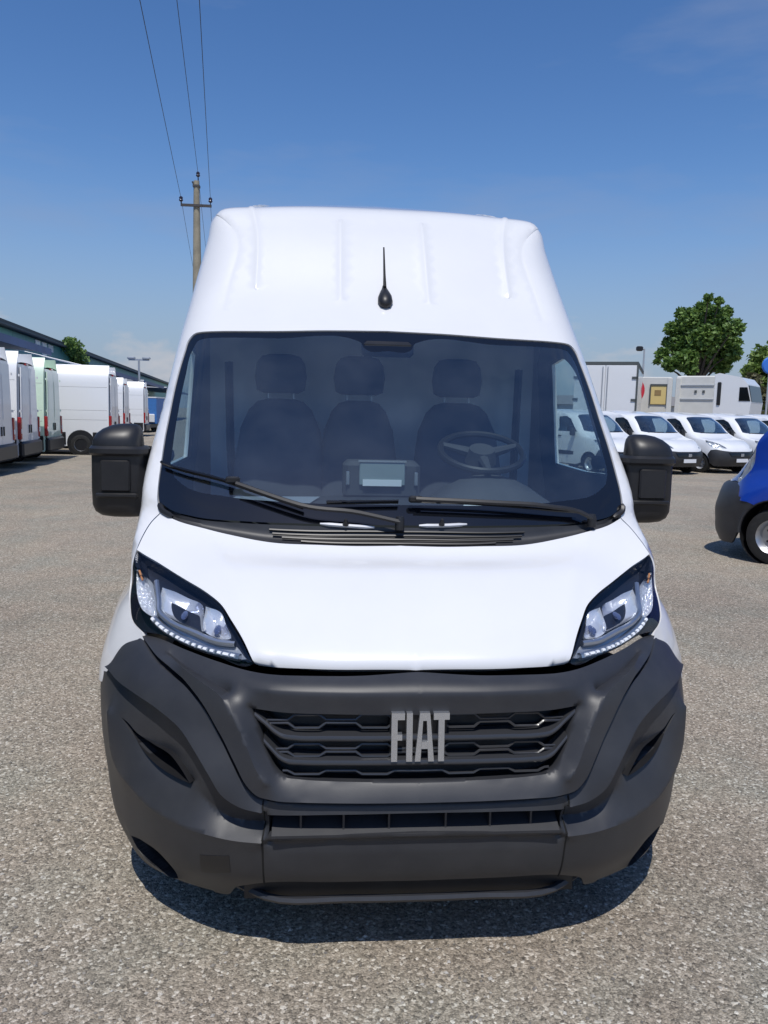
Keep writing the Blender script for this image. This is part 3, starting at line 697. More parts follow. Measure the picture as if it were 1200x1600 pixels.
INT_l = tb([(291,1227),(269,1217),(237,1196),(216,1173),(202,1148),(191,1120)])
INTK = smooth_line(INT_u, .012)+smooth_line(INT_l, .012)[1:-1]
LOW_u = tb([(201,1302),(225,1313),(255,1336),(276,1361),(281,1375)]); LOW_l = tb([(281,1375),(262,1371),(240,1355),(218,1334),(201,1302)])
LOWI = smooth_line(LOW_u, .012)+smooth_line(LOW_l, .012)[1:-1]
horn_o = tc([(222,992),(235,1010),(250,1028),(275,1048),(300,1069),(327,1102),(350,1142),(373,1190),(392,1224),(405,1236),(425,1242),(480,1246),(560,1247),(647,1246)])
horn_i = tb([(224,990),(255,1017),(290,1043),(327,1061),(350,1073),(370,1090),(386,1108)])
def shift(L, d):
    """offset an open line sideways by d"""
    q = np.asarray(L); o = []
    for i in range(len(q)):
        e = q[min(i+1, len(q)-1)]-q[max(i-1, 0)]; e /= np.linalg.norm(e)+1e-9; p = q[i]+np.array([-e[1], e[0]])*d
        o.append((max(p[0], 0.) if q[i][0] > 1e-6 else 0.0, p[1]))
    return o
b2 = tb([(160,1030),(177,1047),(200,1068),(223,1084),(257,1107),(290,1137),(313,1173),(333,1207),(353,1237),(380,1254),(412,1262)])
led_o = tb([(181,1110),(184,1149),(187,1173),(194,1193),(216,1223),(244,1253),(270,1270),(300,1285),(335,1297),(370,1305),(412,1309)])
led_i = tb([(302,1240),(325,1264),(345,1279),(375,1288),(412,1290)])
hn = smooth_line(horn_o, .012); hi = smooth_line(horn_i, .012); b2s = smooth_line(b2, .012); los = smooth_line(led_o, .012); lis = smooth_line(led_i, .012)
crs = smooth_line([(0.0, B.st_xyz({0: 0., 2: .872})[1])]+tb([(540,1084),(440,1081),(405,1078),(378,1072)]), .011)
sgn_h = 1 if shift(hn, .01)[len(hn)//3][1] < hn[len(hn)//3][1] else -1     # which way is 'outside/below'
sgn_b = 1 if shift(b2s, .01)[len(b2s)//3][1] < b2s[len(b2s)//3][1] else -1
sgn_i = 1 if shift(hi, .01)[len(hi)//2][1] > hi[len(hi)//2][1] else -1
sgn_l = 1 if shift(los, .01)[len(los)//2][1] < los[len(los)//2][1] else -1
hn1, hn2 = shift(hn, .007*sgn_h), shift(hn, .016*sgn_h)
b21 = shift(b2s, .009*sgn_b)
ramp = lambda L, a, b, e=.25: [a+(b-a)*min(1, k/(len(L)-1)/e) for k in range(len(L))]
seam = [tb([(413,1243)])[0], tb([(412,1384)])[0]]
seam_l = smooth_line(seam, .012)
cp = lambda z: (0.0, B.st_xyz({0: 0., 2: z})[1])
crest = smooth_line(tc([(262,1023),(290,1046),(327,1071),(353,1088),(373,1118),(393,1167),(408,1203),(420,1220)], False), .011)
cu_ = crest[:int(len(crest)*.52)]; sg_c = 1 if shift(cu_, .01)[len(cu_)//2][1] > cu_[len(cu_)//2][1] else -1
hi1 = shift(cu_, .011*sg_c)
i_u, i_l = smooth_line(INT_u, .012), smooth_line(INT_l, .012)
FEAT = [(crest, ramp(crest, .010, .038)), (smooth_line(top_e, .012), -.006), (smooth_line(top_o, .012), -.004), (crs, [.012*min(1, (len(crs)-1-k)/8) for k in range(len(crs))]),
        (hn, ramp(hn, .005, .031)), (hn1, ramp(hn, -.002, -.016)), (hn2, ramp(hn, .002, .010)),
        (hi1, ramp(hi1, -.004, -.012)), (smooth_line(GR_t, .012), .0), (smooth_line(GR_s, .012), [-.010+.010*max(0, (k/(len(smooth_line(GR_s, .012))-1)-.55)/.45) for k in range(len(smooth_line(GR_s, .012)))]), (smooth_line(GR_b, .012), .0),
        (b2s, ramp(b2s, .004, .028)), (b21, ramp(b21, .0, -.016)), (i_u, ramp(i_u, .004, -.036, .6)), (i_l, list(reversed(ramp(i_l, .004, -.040, .6)))),
        (los, .030), (shift(los, .012*sgn_l), .027), (lis, -.024), (smooth_line(bot_o, .012), -.01), (smooth_line(bot_i, .012), -.006),
        (smooth_line(LOW_u, .012), .004), (smooth_line(LOW_l, .012), -.004),
        (smooth_line(SL_t, .012), .020), (smooth_line(SL_b, .012), .016), (smooth_line(tc([(414,1306),(520,1305),(645,1301)]), .012), .018), (smooth_line(tc([(414,1313),(520,1312),(645,1308)]), .012), .002),
        (smooth_line([top_o[-1]]+z_side, .03), 0.0), (smooth_line([B.st_xyz({0: 0., 2: .40})]*1+[B.st_xyz({0: .40, 2: .40})], .03), .006)]
bdisp0 = membrane(B, FEAT, h=.004, iters=1000)
EXACT = {}
for L_, dv in FEAT:
    for k, q in enumerate(L_): EXACT[(round(float(q[0]), 4), round(float(q[1]), 4))] = dv if np.isscalar(dv) else dv[k]
def bdisp(s, t):
    d = bdisp0(s, t)
    for i in range(len(s)):
        k = (round(float(s[i]), 4), round(float(t[i]), 4))
        if k in EXACT: d[i] = EXACT[k]
    return d
outer = smooth_line(top_e, .012)+smooth_line(top_o, .012)[1:]+smooth_line([top_o[-1]]+z_side, .03)[1:]+smooth_line([z_side[-1], B.st_xyz({1: .54, 2: .32}), bot_o[0]], .03)[1:]+smooth_line(bot_o, .012)[1:]+smooth_line(bot_i, .012)[1:]
PLATE = smooth_line([(0.0, tc([(500,1313),(645,1309)])[-1][1])]+list(reversed(tb([(416,1314),(520,1313)]))), .02)
V_, F_ = region(B, outer, holes=[GRI, SLOT, INTK, LOWI], step=.0085, lines=[hn, hn1, hn2, crest, hi1, b2s, b21, los, lis, crs], disp=bdisp, flange=.03)
bumper = mesh_obj('bumper', V_, F_, plastic, van, angle=55)
# the vertical seam between the centre section and the corners, recessed square tow cover
for sd_ in (1, -1):
    s = np.array([a for a, b in seam_l]); t = np.array([b for a, b in seam_l]); P = (B.ev(s, t)+B.nrm(s, t)*(bdisp(s, t)-.0005)[:, None])*np.array([sd_, 1, 1])
    MB().tube(P, .0032, 5).build('seam', mat('seam_black', (.004, .004, .004), .9), bumper)
    V_, F_ = region(B, INTK, step=.03, offset=-.10, flange=-.085, mirror=False, side=sd_); mesh_obj('air_pocket', V_, F_, plastic_dk, bumper)
    V_, F_ = region(B, LOWI, step=.03, offset=-.09, flange=-.085, mirror=False, side=sd_); mesh_obj('air_pocket', V_, F_, plastic_dk, bumper)
sq = tb([(317,1331),(362,1332),(362,1361),(317,1360)]); sq = sum([smooth_line([sq[i], sq[(i+1) % 4]], .01)[:-1] for i in range(4)], [])
V_, F_ = region(B, sq, step=.012, offset=.0012, disp=bdisp, mirror=False, side=-1, flange=.004); mesh_obj('tow_cover', V_, F_, plastic_dk, bumper)
# slot: back, floor and fins
V_, F_ = region(B, SLOT, step=.03, offset=-.075, flange=-.075); mesh_obj('lower_intake', V_, F_, plastic_dk, bumper)
for px in (470, 537, 608):
    a, b = B.st(px, 1266), B.st(px, 1297)
    for sd_ in (1, -1):
        pa, pb = B.ev(*a)[0]*np.array([sd_, 1, 1]), B.ev(*b)[0]*np.array([sd_, 1, 1])
        MB().box(((pa[0]+pb[0])/2, (pa[1]+pb[1])/2+.03, (pa[2]+pb[2])/2), (.006, .055, pa[2]-pb[2]+.01)).build('fin', plastic, bumper)
fl = B.ev(*B.st(425, 1292))[0]
MB().loft([[(x, fl[1]-.028+.0*x, .463), (x, fl[1]+.035, .497), (x, fl[1]+.035, .44), (x, fl[1]-.028, .455)] for x in (-fl[0], -fl[0]*.5, 0, fl[0]*.5, fl[0])]).build('slot_floor', plastic, bumper, smooth=False)
# lip under the bumper
P = [(-.54, .15, .222), (-.45, .095, .212), (-.2, .078, .209), (0, .076, .208), (.2, .078, .209), (.45, .095, .212), (.54, .15, .222)]
MB().tube(smooth_line(P, .05), .012, 6).build('lower_lip', plastic, bumper)
MB().box((0, .165, .265), (1.04, .10, .14)).build('lower_panel', plastic_dk, bumper)
# --- grille
def gp(px, py, y): return on_y(px, py, y)
V_, F_ = region(B, inset(GRI, -.004), step=.05, offset=-.085, flange=-.07); grille = mesh_obj('grille', V_, F_, plastic_dk, van)
barm = mat('grille_bar', (.035, .036, .04), .28, spec=.6)
def curve(pxs, inner, r, name, n=6):
    a = np.asarray(along(B, pxs, inner, -1, .012)); a[-1, 0] = 0
    P = np.concatenate([a, mir(a[:-1])[::-1]])
    return P
def wide_bar(pxs, off, name):
    a = np.asarray(along(B, pxs, off, -1, .012)); a[-1, 0] = 0; P = np.concatenate([a, mir(a[:-1])[::-1]]); rings = []
    for p in P:
        x, y, z = p; rings.append([(x, y-.006, z+.001), (x, y-.002, z+.008), (x, y+.05, z+.014), (x, y+.05, z-.012), (x, y-.002, z-.009), (x, y-.006, z-.004)])
    MB().loft(rings).build(name, barm, grille, angle=30)
wide_bar([(396,1117),(412,1130),(428,1144),(440,1151),(460,1154),(520,1155),(600,1155),(652,1154)], -.010, 'cross_bar')
wide_bar([(411,1158),(424,1172),(436,1184),(448,1190),(470,1192),(540,1193),(650,1192)], -.008, 'cross_bar')
def wave(y0, y1, pxa, up):
    """thin zig-zag bar; pxa: image x of the knees from the outside to the centre"""
    pts = []; lev = up
    for k, x in enumerate(pxa):
        pts.append((x, y0 if lev else y1))
        if k % 2 == 1: lev = not lev
    pts[-1] = (652, pts[-1][1])
    l = tb(pts); l[-1] = (0.0, l[-1][1]); q = []
    for a, b in zip(l[:-1], l[1:]):
        for u in np.linspace(0, 1, 6)[:-1]: q.append((a[0]+(b[0]-a[0])*u, a[1]+(b[1]-a[1])*u))
    q.append(l[-1]); s = np.array([a for a, b in q]); t = np.array([b for a, b in q])
    P = B.ev(s, t)+B.nrm(s, t)*-.022; P = P*np.array([-1, 1, 1]); P = np.concatenate([P, mir(P[:-1])[::-1]])
    MB().tube(P, .0042, 6).build('mesh_bar', barm, grille, angle=50)
kx = [414, 448, 459, 498, 509, 556, 566, 606, 617, 652]
wave(1119, 1127, kx, False); wave(1140, 1132, kx, False)
kx[0] = 428
wave(1165, 1172, kx, False); wave(1184, 1177, kx, False)
kx[0] = 440
wave(1213, 1207, kx, False)
# letters F I A T
yL = .012; zt, zb_ = gp(653, 1117, yL)[2], gp(653, 1190, yL)[2]; hL = zt-zb_; w = .0195
tilt = Vector((0, .10, 1)).normalized()
LET = {'F': [[(-.091,0),(-.091+w,0),(-.091+w,.44),(-.056,.44),(-.056,.56),(-.091+w,.56),(-.091+w,.86),(-.048,.86),(-.048,1),(-.091,1)]],
       'I': [[(-.042,0),(-.042+w,0),(-.042+w,1),(-.042,1)]],
       'A': [[(-.014,0),(-.014+w*.95,0),(-.002+w*.6,.26),(.022,.26),(.030,0),(.030+w*.95,0),(.034,1),(.001,1)]],
       'T': [[(.062,0),(.062+w,0),(.062+w,.86),(.098,.86),(.098,1),(.046,1),(.046,.86),(.062,.86)]]}
for k, polys in LET.items():
    mb = MB()
    for p in polys:
        if k == 'A':   # outer shape with a counter: two legs, a bar and a top
            for q in ([(-.014,0),(.0045,0),(.0125,1),(.001,1)], [(.030,0),(.0485,0),(.034,1),(.0225,1)], [(.0125,1),(.0225,1),(.0235,.84),(.0112,.84)], [(.0055,.26),(.0285,.26),(.0278,.40),(.0066,.40)]):
                mb.prism([(a*.91-.001, b*hL) for a, b in q], (0, yL, zb_), (1, 0, 0), tuple(tilt), (0, 1, 0), .02)
        else: mb.prism([(a*.91-.001, b*hL) for a, b in p], (0, yL, zb_), (1, 0, 0), tuple(tilt), (0, 1, 0), .02)
    mb.build('letter', mat('badge_chrome', (.62, .64, .67), .22, .85), grille, smooth=False)
MB().box((0, .075, (zt+zb_)/2), (.172, .05, hL*.96), bevel=.004).build('badge_plate', plastic_dk, grille)
# --- door mirrors
def sup(cx, cy, z, hw, hd, n=20, e=3.2):
    o = []
    for k in range(n):
        a = 2*math.pi*k/n; c, s_ = math.cos(a), math.sin(a)
        o.append((cx+hw*math.copysign(abs(c)**(2/e), c), cy+hd*math.copysign(abs(s_)**(2/e), s_), z))
    return o
def mirror(sd_):
    m = MB().loft([sup(sd_*x, 1.20, z, hw, hd, 22, e) for x, z, hw, hd, e in ((1.12,1.238,.06,.030,2.4),(1.128,1.245,.088,.050,2.6),(1.132,1.262,.106,.066,3),(1.135,1.29,.112,.075,3.4),(1.135,1.36,.113,.078,3.6),(1.135,1.50,.111,.078,3.6))]).build('door_mirror', plastic_dk, van, angle=40)
    MB().loft([sup(sd_*x, y, z, hw, hd, 22, e) for x, y, z, hw, hd, e in ((1.133,1.195,1.497,.116,.082,3.4),(1.133,1.19,1.507,.121,.090,3.2),(1.133,1.19,1.525,.120,.090,3.2),(1.136,1.195,1.536,.110,.080,3.2))]).build('band', plastic_dk, m, angle=30)
    MB().loft([sup(sd_*x, y, z, hw, hd, 22, e) for x, y, z, hw, hd, e in ((1.142,1.195,1.534,.102,.078,3),(1.141,1.195,1.56,.099,.077,2.9),(1.136,1.20,1.585,.092,.070,2.8),(1.126,1.205,1.605,.078,.056,2.6),(1.114,1.21,1.62,.056,.038,2.4),(1.105,1.21,1.627,.026,.018,2))]).build('cap', plastic_dk, m, angle=50)
    MB().box((sd_*1.138, 1.118, 1.415), (.118, .02, .13), bevel=.006).build('front_inset', gloss_blk if 0 else plastic_dk, m)
    MB().box((sd_*1.133, 1.118, 1.335), (.17, .022, .018), bevel=.005).build('front_ledge', plastic_dk, m)
    MB().tube([(sd_*1.10, 1.18, 1.515), (sd_*1.04, 1.22, 1.512), (sd_*1.0, 1.30, 1.50), (sd_*.97, 1.36, 1.49)], [.028, .026, .03, .035], 10).build('arm', plastic_dk, m)
    MB().tube([(sd_*1.08, 1.20, 1.30), (sd_*1.03, 1.25, 1.31), (sd_*.98, 1.33, 1.33)], [.03, .03, .035], 10).build('arm', plastic_dk, m)
    MB().box((sd_*1.135, 1.281, 1.40), (.19, .004, .17)).build('mirror_glass', mat('mirror_silver', (.8, .8, .8), .03, 1.0), m)
for sd_ in (1, -1): mirror(sd_)
# --- roof aerial
b0 = C.st(604, 474, -1); p0 = C.ev(*b0)[0]*np.array([-1, 1, 1]); n0 = C.nrm(*b0)[0]*np.array([-1, 1, 1]); p0[0] = 0
tip = on_y(604, 387, p0[1]+.16); tip[0] = 0
fw = np.array([0, .72, .69])
rings = []
for u, r in ((0, .006), (.012, .026), (.04, .036), (.075, .034), (.11, .024), (.14, .014), (.165, .009)):
    c = p0+fw*(u-.045); rings.append([tuple(c+np.array([r*math.cos(a), 0, 0])+n0*max(-.01, r*.85*math.sin(a)+.012)) for a in np.linspace(0, 2*math.pi, 15)[:-1]])
ant = MB().loft(rings).build('roof_aerial', plastic_dk, van, angle=60)
q0 = p0+fw*.09+n0*.03; MB().tube([q0, q0+(tip-q0)*.3, tip], [.0085, .006, .0038], 8).build('mast', rubber, ant)
# --- cab interior
MB().box((0, 2.36, 1.55), (1.84, .03, 1.5)).build('bulkhead', trim_lt, van)
MB().box((0, 1.65, .62), (1.9, 1.5, .06)).build('cab_floor', rubber, van)
dash = []
for x in np.linspace(-.93, .93, 15):
    k = .02*math.cos(x*3)+.0; yb = .86+.10*(x/.93)**2
    dash.append([(x, yb, 1.20), (x, yb+.02, 1.285+k*.3), (x, yb+.25, 1.305+k), (x, yb+.45, 1.31+k), (x, yb+.54, 1.27+k), (x, yb+.56, 1.05), (x, yb+.40, .80), (x, yb, .80)])
dsh = MB().loft(dash).build('dashboard', mat('dash_plastic', (.03, .032, .036), .55, bump=(400, .3, .001)), van, angle=40)
MB().box((-.03, 1.33, 1.40), (.34, .16, .17), bevel=.02).build('centre_stack', trim_in, dsh)
MB().box((-.03, 1.243, 1.43), (.20, .012, .10), bevel=.004).build('screen', mat('screen_glass', (.25, .30, .30), .08), dsh)
MB().box((-.03, 1.236, 1.487), (.21, .006, .008)).build('screen_trim', silver, dsh)
for x in (-.18, .12): MB().box((x, 1.245, 1.41), (.018, .01, .06), bevel=.003).build('vent_trim', silver, dsh)
paper = mat('paper', (.75, .76, .76), .8)
MB().box((-.03, 1.235, 1.392), (.17, .004, .028)).build('label', paper, dsh)
bind = []
for x in np.linspace(.20, .72, 9):
    h = .11*max(0, 1-((x-.46)/.27)**2); bind.append([(x, 1.12, 1.28), (x, 1.18, 1.31+h*.7), (x, 1.34, 1.32+h), (x, 1.42, 1.28)])
MB().loft(bind).build('binnacle', trim_in, dsh, angle=50)
MB().add([(-.72, 1.0, 1.312), (-.36, .99, 1.315), (-.30, 1.22, 1.33), (-.66, 1.23, 1.325)], [(0, 1, 2, 3)]).build('sheet', mat('clear_sheet', (.30, .33, .38), .25), dsh, smooth=False)
MB().add([(.28, .97, 1.318), (.68, .99, 1.317), (.66, 1.06, 1.323), (.30, 1.05, 1.324)], [(0, 1, 2, 3)]).build('sheet', paper, dsh, smooth=False)
# steering wheel
c = Vector((.455, 1.47, 1.525)); ax = Vector((0, -.40, .917)).normalized(); u_ = Vector((1, 0, 0)); v_ = ax.cross(u_).normalized()
sw = MB().tube([c+(u_*math.cos(a)+v_*math.sin(a))*.195 for a in np.linspace(0, 2*math.pi, 33)], .016, 8, cap=False).build('steering_wheel', mat('wheel_leather', (.02, .021, .024), .35), van)
mb = MB()
for a in (math.radians(20), math.radians(160), math.radians(270)): mb.tube([c-ax*.02, c+(u_*math.cos(a)+v_*math.sin(a))*.19], [.03, .014], 8)
mb.build('spokes', trim_in, sw)
MB().tube([c-ax*.05, c+ax*.015], [.075, .06], 16).build('hub', trim_in, sw)
MB().tube([c-ax*.05, c-ax*.45], .035, 10).build('column', trim_in, sw)
def seat(cx, w):
    def slab(prof, hw, bulge):
        rings = []
        for u in np.linspace(-1, 1, 9):
            k = (1-abs(u)**5); rings.append([(cx+u*hw, y-(bulge*(abs(u)**2) if i in (0, 1, 2) else 0)*1.0, z) for i, (y, z) in enumerate(prof)])
        return rings
    zt = 1.745
    pts = []
    for z, hw, y0, y1 in ((.95, w*.92, 1.80, 1.94), (1.15, w, 1.80, 1.97), (1.40, w*.98, 1.84, 2.02), (1.60, w*.86, 1.90, 2.06), (1.70, w*.68, 1.93, 2.07), (1.742, w*.5, 1.96, 2.06), (1.755, w*.3, 1.98, 2.04)):
        pts.append(sup(cx, (y0+y1)/2, z, hw, (y1-y0)/2, 20, 3.5))
    s_ = MB().loft(pts).build('seat', fabric, van, angle=60)
    MB().loft([sup(cx, 1.60, z, hw, hd, 20, 4) for z, hw, hd in ((.72, w*.9, .24), (.80, w, .27), (.90, w, .27), (.95, w*.9, .24))]).build('seat_cushion', fabric, s_, angle=60)
    MB().loft([sup(cx, 2.01, z, hw, hd, 18, 3) for z, hw, hd in ((1.785, .09, .03), (1.80, .125, .05), (1.87, .135, .055), (1.94, .125, .05), (1.975, .10, .035), (1.985, .06, .02))]).build('headrest', fabric, s_, angle=60)
    for dx in (-.065, .065): MB().tube([(cx+dx, 2.01, 1.70), (cx+dx, 2.01, 1.80)], .007, 8).build('headrest_post', steel, s_)
seat(-.51, .24); seat(-.10, .21); seat(.42, .24)
for sd_ in (1, -1): MB().tube([(sd_*.80, 2.2, 1.95), (sd_*.79, 2.18, 1.5), (sd_*.74, 2.0, .95)], .022, 4).build('seat_belt', mat('belt', (.03, .03, .035), .7), van)
MB().box((0, 1.48, 1.985), (.24, .05, .07), bevel=.015).build('rear_view_mirror', plastic_dk, van)
# --- underside and wheels
MB().box((0, 3.1, .42), (1.70, 5.4, .22)).build('underbody', plastic_dk, van)
def make_wheel(parent, x, y, r=.345, wd=.225, nm='wheel', rim=None):
    sg = 1 if x > 0 else -1
    prof = [(r*.62, -wd/2), (r*.86, -wd/2), (r*.96, -wd*.45), (r, -wd*.30), (r, wd*.30), (r*.96, wd*.45), (r*.86, wd/2), (r*.62, wd/2)]
    t_ = MB().lathe(prof, 28, 'x', (0, 0, 0)).build(nm, rubber, parent, loc=(x, y, r))
    rp = [(0, sg*wd*.20), (r*.16, sg*wd*.22), (r*.22, sg*wd*.08), (r*.48, sg*wd*.12), (r*.56, sg*wd*.34), (r*.64, sg*wd*.46), (r*.64, -sg*wd*.4)]
    MB().lathe(rp, 28, 'x').build('rim', rim or steel, t_)
    for k in range(5):
        a = 2*math.pi*k/5; MB().lathe([(0, .012*sg), (.014, .010*sg), (.016, 0)], 8, 'x', (sg*wd*.13, r*.33*math.cos(a), r*.33*math.sin(a))).build('wheel_nut', plastic_dk, t_)
    return t_
for x in (-.90, .90):
    for y in (.98, 4.98): make_wheel(van, x, y)
# ---------------------------------------------------------------- yard behind: left row along the warehouse
random.seed(7)
U = Vector((-.105, .9945, 0)); RN = Vector((.9945, .105, 0))       # along the row / out of the row (rear doors face this way)
row0 = Vector((-7.87, 17.09, 0))
def row(a, out=0.0, z=0.0): return row0+U*a+RN*out+Vector((0, 0, z))
AZ_ROW = math.atan2(U.y, U.x)-math.pi/2                              # turns +y into the row direction
# coarse van used for the vehicles of the row: nose at -y, rear doors at y = 5.9
ROWC = Patch(CAB, ns=60, nt=60)
def row_van(label, paint_mat, hscale=1.0, loc=(0, 0, 0), rz=0.0):
    v = thing('parked_van', label, 'van', loc, rz, 'vans parked along the warehouse')
    sc = np.array([1, 1, hscale])
    S = np.concatenate([np.linspace(0, 1.1, 9), np.linspace(1.3, ROWC.ks[-1], 6)]); T = np.linspace(0, ROWC.kt[-1], 30)
    g = np.array([[ROWC.ev(s, t)[0] for s in S] for t in T])*sc; nt_, ns_ = g.shape[:2]
    V = list(map(tuple, g.reshape(-1, 3)))+list(map(tuple, (g*np.array([-1, 1, 1])).reshape(-1, 3))); F = []
    for j in range(nt_-1):
        for i in range(ns_-1):
            a, b, c, d = j*ns_+i, j*ns_+i+1, (j+1)*ns_+i+1, (j+1)*ns_+i
            F.append((a, b, c, d)); o = nt_*ns_; F.append((d+o, c+o, b+o, a+o))
    mesh_obj('body', V, F, paint_mat, v, angle=50)
    H = 2.72*hscale
    # rear wall and doors
    def trap(x0, x1, z0, z1, y, d, tb_=.0, name='panel', m=paint_mat, par=v):
        k = lambda z: 1.0-.20*max(0, (z/hscale-.9)/1.85)
        poly = [(x0*k(z0), z0), (x1*k(z0), z0), (x1*k(z1), z1), (x0*k(z1), z1)]
        return MB().prism(poly, (0, y, 0), (1, 0, 0), (0, 0, 1), (0, 1, 0), d).build(name, m, par, smooth=False)
    trap(-1.03, 1.03, .34, H, 5.86, .05, name='rear_wall')
    for sg in (-1, 1):
        a, b = (.012, .90) if sg > 0 else (-.90, -.012)
        dr = trap(a, b, .70, H-.08, 5.93, .03, name='rear_door')
        trap(a+.09*1, b-.09*1, 1.30, H-.35, 5.962, .006, name='door_panel', par=dr)
        MB().box((sg*.10, 5.975, 1.02), (.05, .02, .22)).build('handle' if sg > 0 else 'plate_recess', plastic_dk, dr)
        for z in (.75, 1.5, H-.3): MB().box((sg*.93, 5.96, z), (.07, .03, .06)).build('hinge', paint_mat, dr)
        tl = MB().box((sg*.955, 5.93, 1.05), (.12, .12, .58), bevel=.02).build('tail_light', red_lamp, v)
        MB().box((sg*.955, 5.992, .98), (.10, .012, .12)).build('white_lens', mat('white_lens', (.8, .8, .8), .15), tl)
        MB().box((sg*1.048, 3.0, .56), (.03, 3.0, .42), bevel=.012).build('side_moulding', plastic_dk, v)
        MB().box((sg*1.048, 5.62, .56), (.03, .5, .42), bevel=.012).build('side_moulding', plastic_dk, v)
    for sg in (-1, 1):
        for z, x in ((1.20, 1.040), (1.52, 1.0285), (2.30, .957)): MB().tube([(sg*x, 2.3, z*hscale), (sg*x, 5.85, z*hscale)], .007, 5).build('side_crease', mat('crease_grey', (.38, .39, .40), .5), v)
    MB().box((0, 5.96, .50), (2.06, .16, .40), bevel=.05).build('rear_bumper', plastic_dk, v)
    MB().box((0, 5.0, .36), (1.7, 1.8, .12)).build('underbody', plastic_dk, v)
    MB().box((0, 5.92, H+.01), (.30, .05, .05), bevel=.01).build('brake_light', red_lamp, v)
    for x in (-1, 1):
        for y in (.98, 4.98):
            make_wheel(v, x*.965, y); MB().lathe([(0, x*.012), (.44, x*.012), (.45, 0), (.45, -x*.02)], 24, 'x').build('wheel_arch', plastic_dk, v, loc=(x*1.046, y, .40))
    return v
white2 = mat('white_van_paint', (.78, .79, .80), .35, coat=.8)
green2 = mat('pale_green_paint', (.62, .76, .62), .35, coat=.8)
RZV = AZ_ROW+math.pi/2*-1                                            # local +y (rear) -> out of the row
def place_row(label, m, a, out, hs=1.0):
    # rear at y=5.95 sits 'out' metres in front of the row line
    p = row(a, out)-RN*5.95
    return row_van(label, m, hs, (p.x, p.y, 0), math.atan2(RN.y, RN.x)-math.pi/2)
place_row('white van with rear doors to the yard, first under the near blue canopy', white2, .3, 0)
place_row('white van with rear doors to the yard, just before the pale green van', white2, 2.9, 0)
place_row('pale green high van between two white vans by the warehouse', green2, 5.6, .05)
place_row('white van parked further out than its row, with long blank side', white2, 9.3, 1.3)
place_row('white van just past the one parked further out, rear doors to the yard', white2, 13.2, .7)
place_row('second white van past the one parked further out', white2, 17.0, .2)
place_row('third white van past the one parked further out', white2, 21.0, .2)
place_row('fourth white van past the one parked further out, close to the small blue truck', white2, 27.0, .5)
# blue truck at the end of the row
bp = on_z(236, 674); bt = thing('blue_truck', 'small blue box truck at the far end of the van row', 'truck', (bp[0], bp[1], 0), -.1)
bt.scale = (.68, .68, .68)
bluebox = mat('blue_box', (.06, .20, .52), .45, noise=(3, .2))
MB().box((0, 1.0, 2.05), (2.4, 6.0, 2.5), bevel=.04).build('cargo_box', bluebox, bt)
MB().box((0, 1.0, 3.36), (2.44, 6.05, .12)).build('roof_rail', white2, bt)
MB().box((0, -1.0, .62), (2.2, 7.0, .3)).build('chassis', plastic_dk, bt)
MB().box((.3, -2.12, 1.35), (1.5, .2, .8), bevel=.05).build('tail_lift', white2, bt)
for x in (-.95, .95):
    for y in (-1.2, 3.6): make_wheel(bt, x, y, .45, .28)
# --- warehouse
WH = 7.1                                                             # distance of the wall behind the rear doors
def wall_mat(name, c1, c2):
    m = mat(name, c1, .5, noise=(1.1, .2, c2)); return m
teal = wall_mat('teal_cladding', (.05, .25, .235), (.07, .30, .275)); dteal = mat('dark_trim', (.02, .035, .04), .6)
whs = thing('warehouse', 'long teal metal clad warehouse with dark eaves and blue loading canopies', 'building', row(30, -WH), AZ_ROW)
# local frame: +y along the row, +x out of the wall towards the yard
def wl(a): return a-30
def wall_at(px, py):
    d = Vector(ray(px, py)); o = Vector(CAM); p0 = row(0, -WH); k = (p0-o).dot(RN)/d.dot(RN); q = o+d*k; return (q-row0).dot(U), q.z
Hb = 5.85; A0, A1 = -34, 150
MB().box((-10, wl((A0+A1)/2), Hb/2), (20, A1-A0, Hb)).build('wall', mat('wall_backing', (.035, .10, .11), .7), whs, smooth=False)
pan = MB().box((0, 0, 0), (.05, 2.96, Hb-.1), bevel=.01)
p0_ = pan.build('panel', teal, whs, smooth=False, loc=(.03, wl(A0+1.5), Hb/2))
n = int((A1-A0)/3)
for k in range(1, n):
    o = bpy.data.objects.new('panel', p0_.data); COL.objects.link(o); o.parent = whs; o.location = (.03, wl(A0+1.5+3*k), Hb/2)
MB().box((-9.6, wl((A0+A1)/2), Hb+.16), (20, A1-A0, .32), bevel=.03).build('eaves', dteal, whs, smooth=False)
MB().loft([[(.4, wl(A0), Hb+.3), (-10, wl(A0), Hb+1.6), (-20, wl(A0), Hb+.3)], [(.4, wl(A1), Hb+.3), (-10, wl(A1), Hb+1.6), (-20, wl(A1), Hb+.3)]]).build('roof', mat('roof_sheet', (.16, .20, .20), .6), whs, smooth=False)
MB().tube([(.45, wl(A0), Hb+.02), (.45, wl(A1), Hb+.02)], .09, 8).build('gutter', dteal, whs)
bluec = mat('canopy_blue', (.025, .075, .22), .5, noise=(2, .2)); whedge = mat('canopy_edge', (.75, .76, .78), .4)
def canopy(a0, a1, z, depth):
    c = MB().loft([[(.06, wl(a), z+.35), (depth, wl(a), z+.05), (depth, wl(a), z-.03), (.06, wl(a), z+.22)] for a in (a0, a1)]).build('canopy', bluec, whs, smooth=False)
    MB().box((depth+.03, wl((a0+a1)/2), z-.02), (.05, a1-a0, .26)).build('fascia', bluec, c)
    MB().box((depth/2, wl(a0)-.02, z+.1), (depth, .05, .10)).build('end_fascia', whedge, c)
    for a in np.arange(a0+1, a1, 4.0): MB().tube([(.06, wl(a), z+1.1), (depth*.9, wl(a), z+.1)], .025, 6).build('stay', whedge, c)
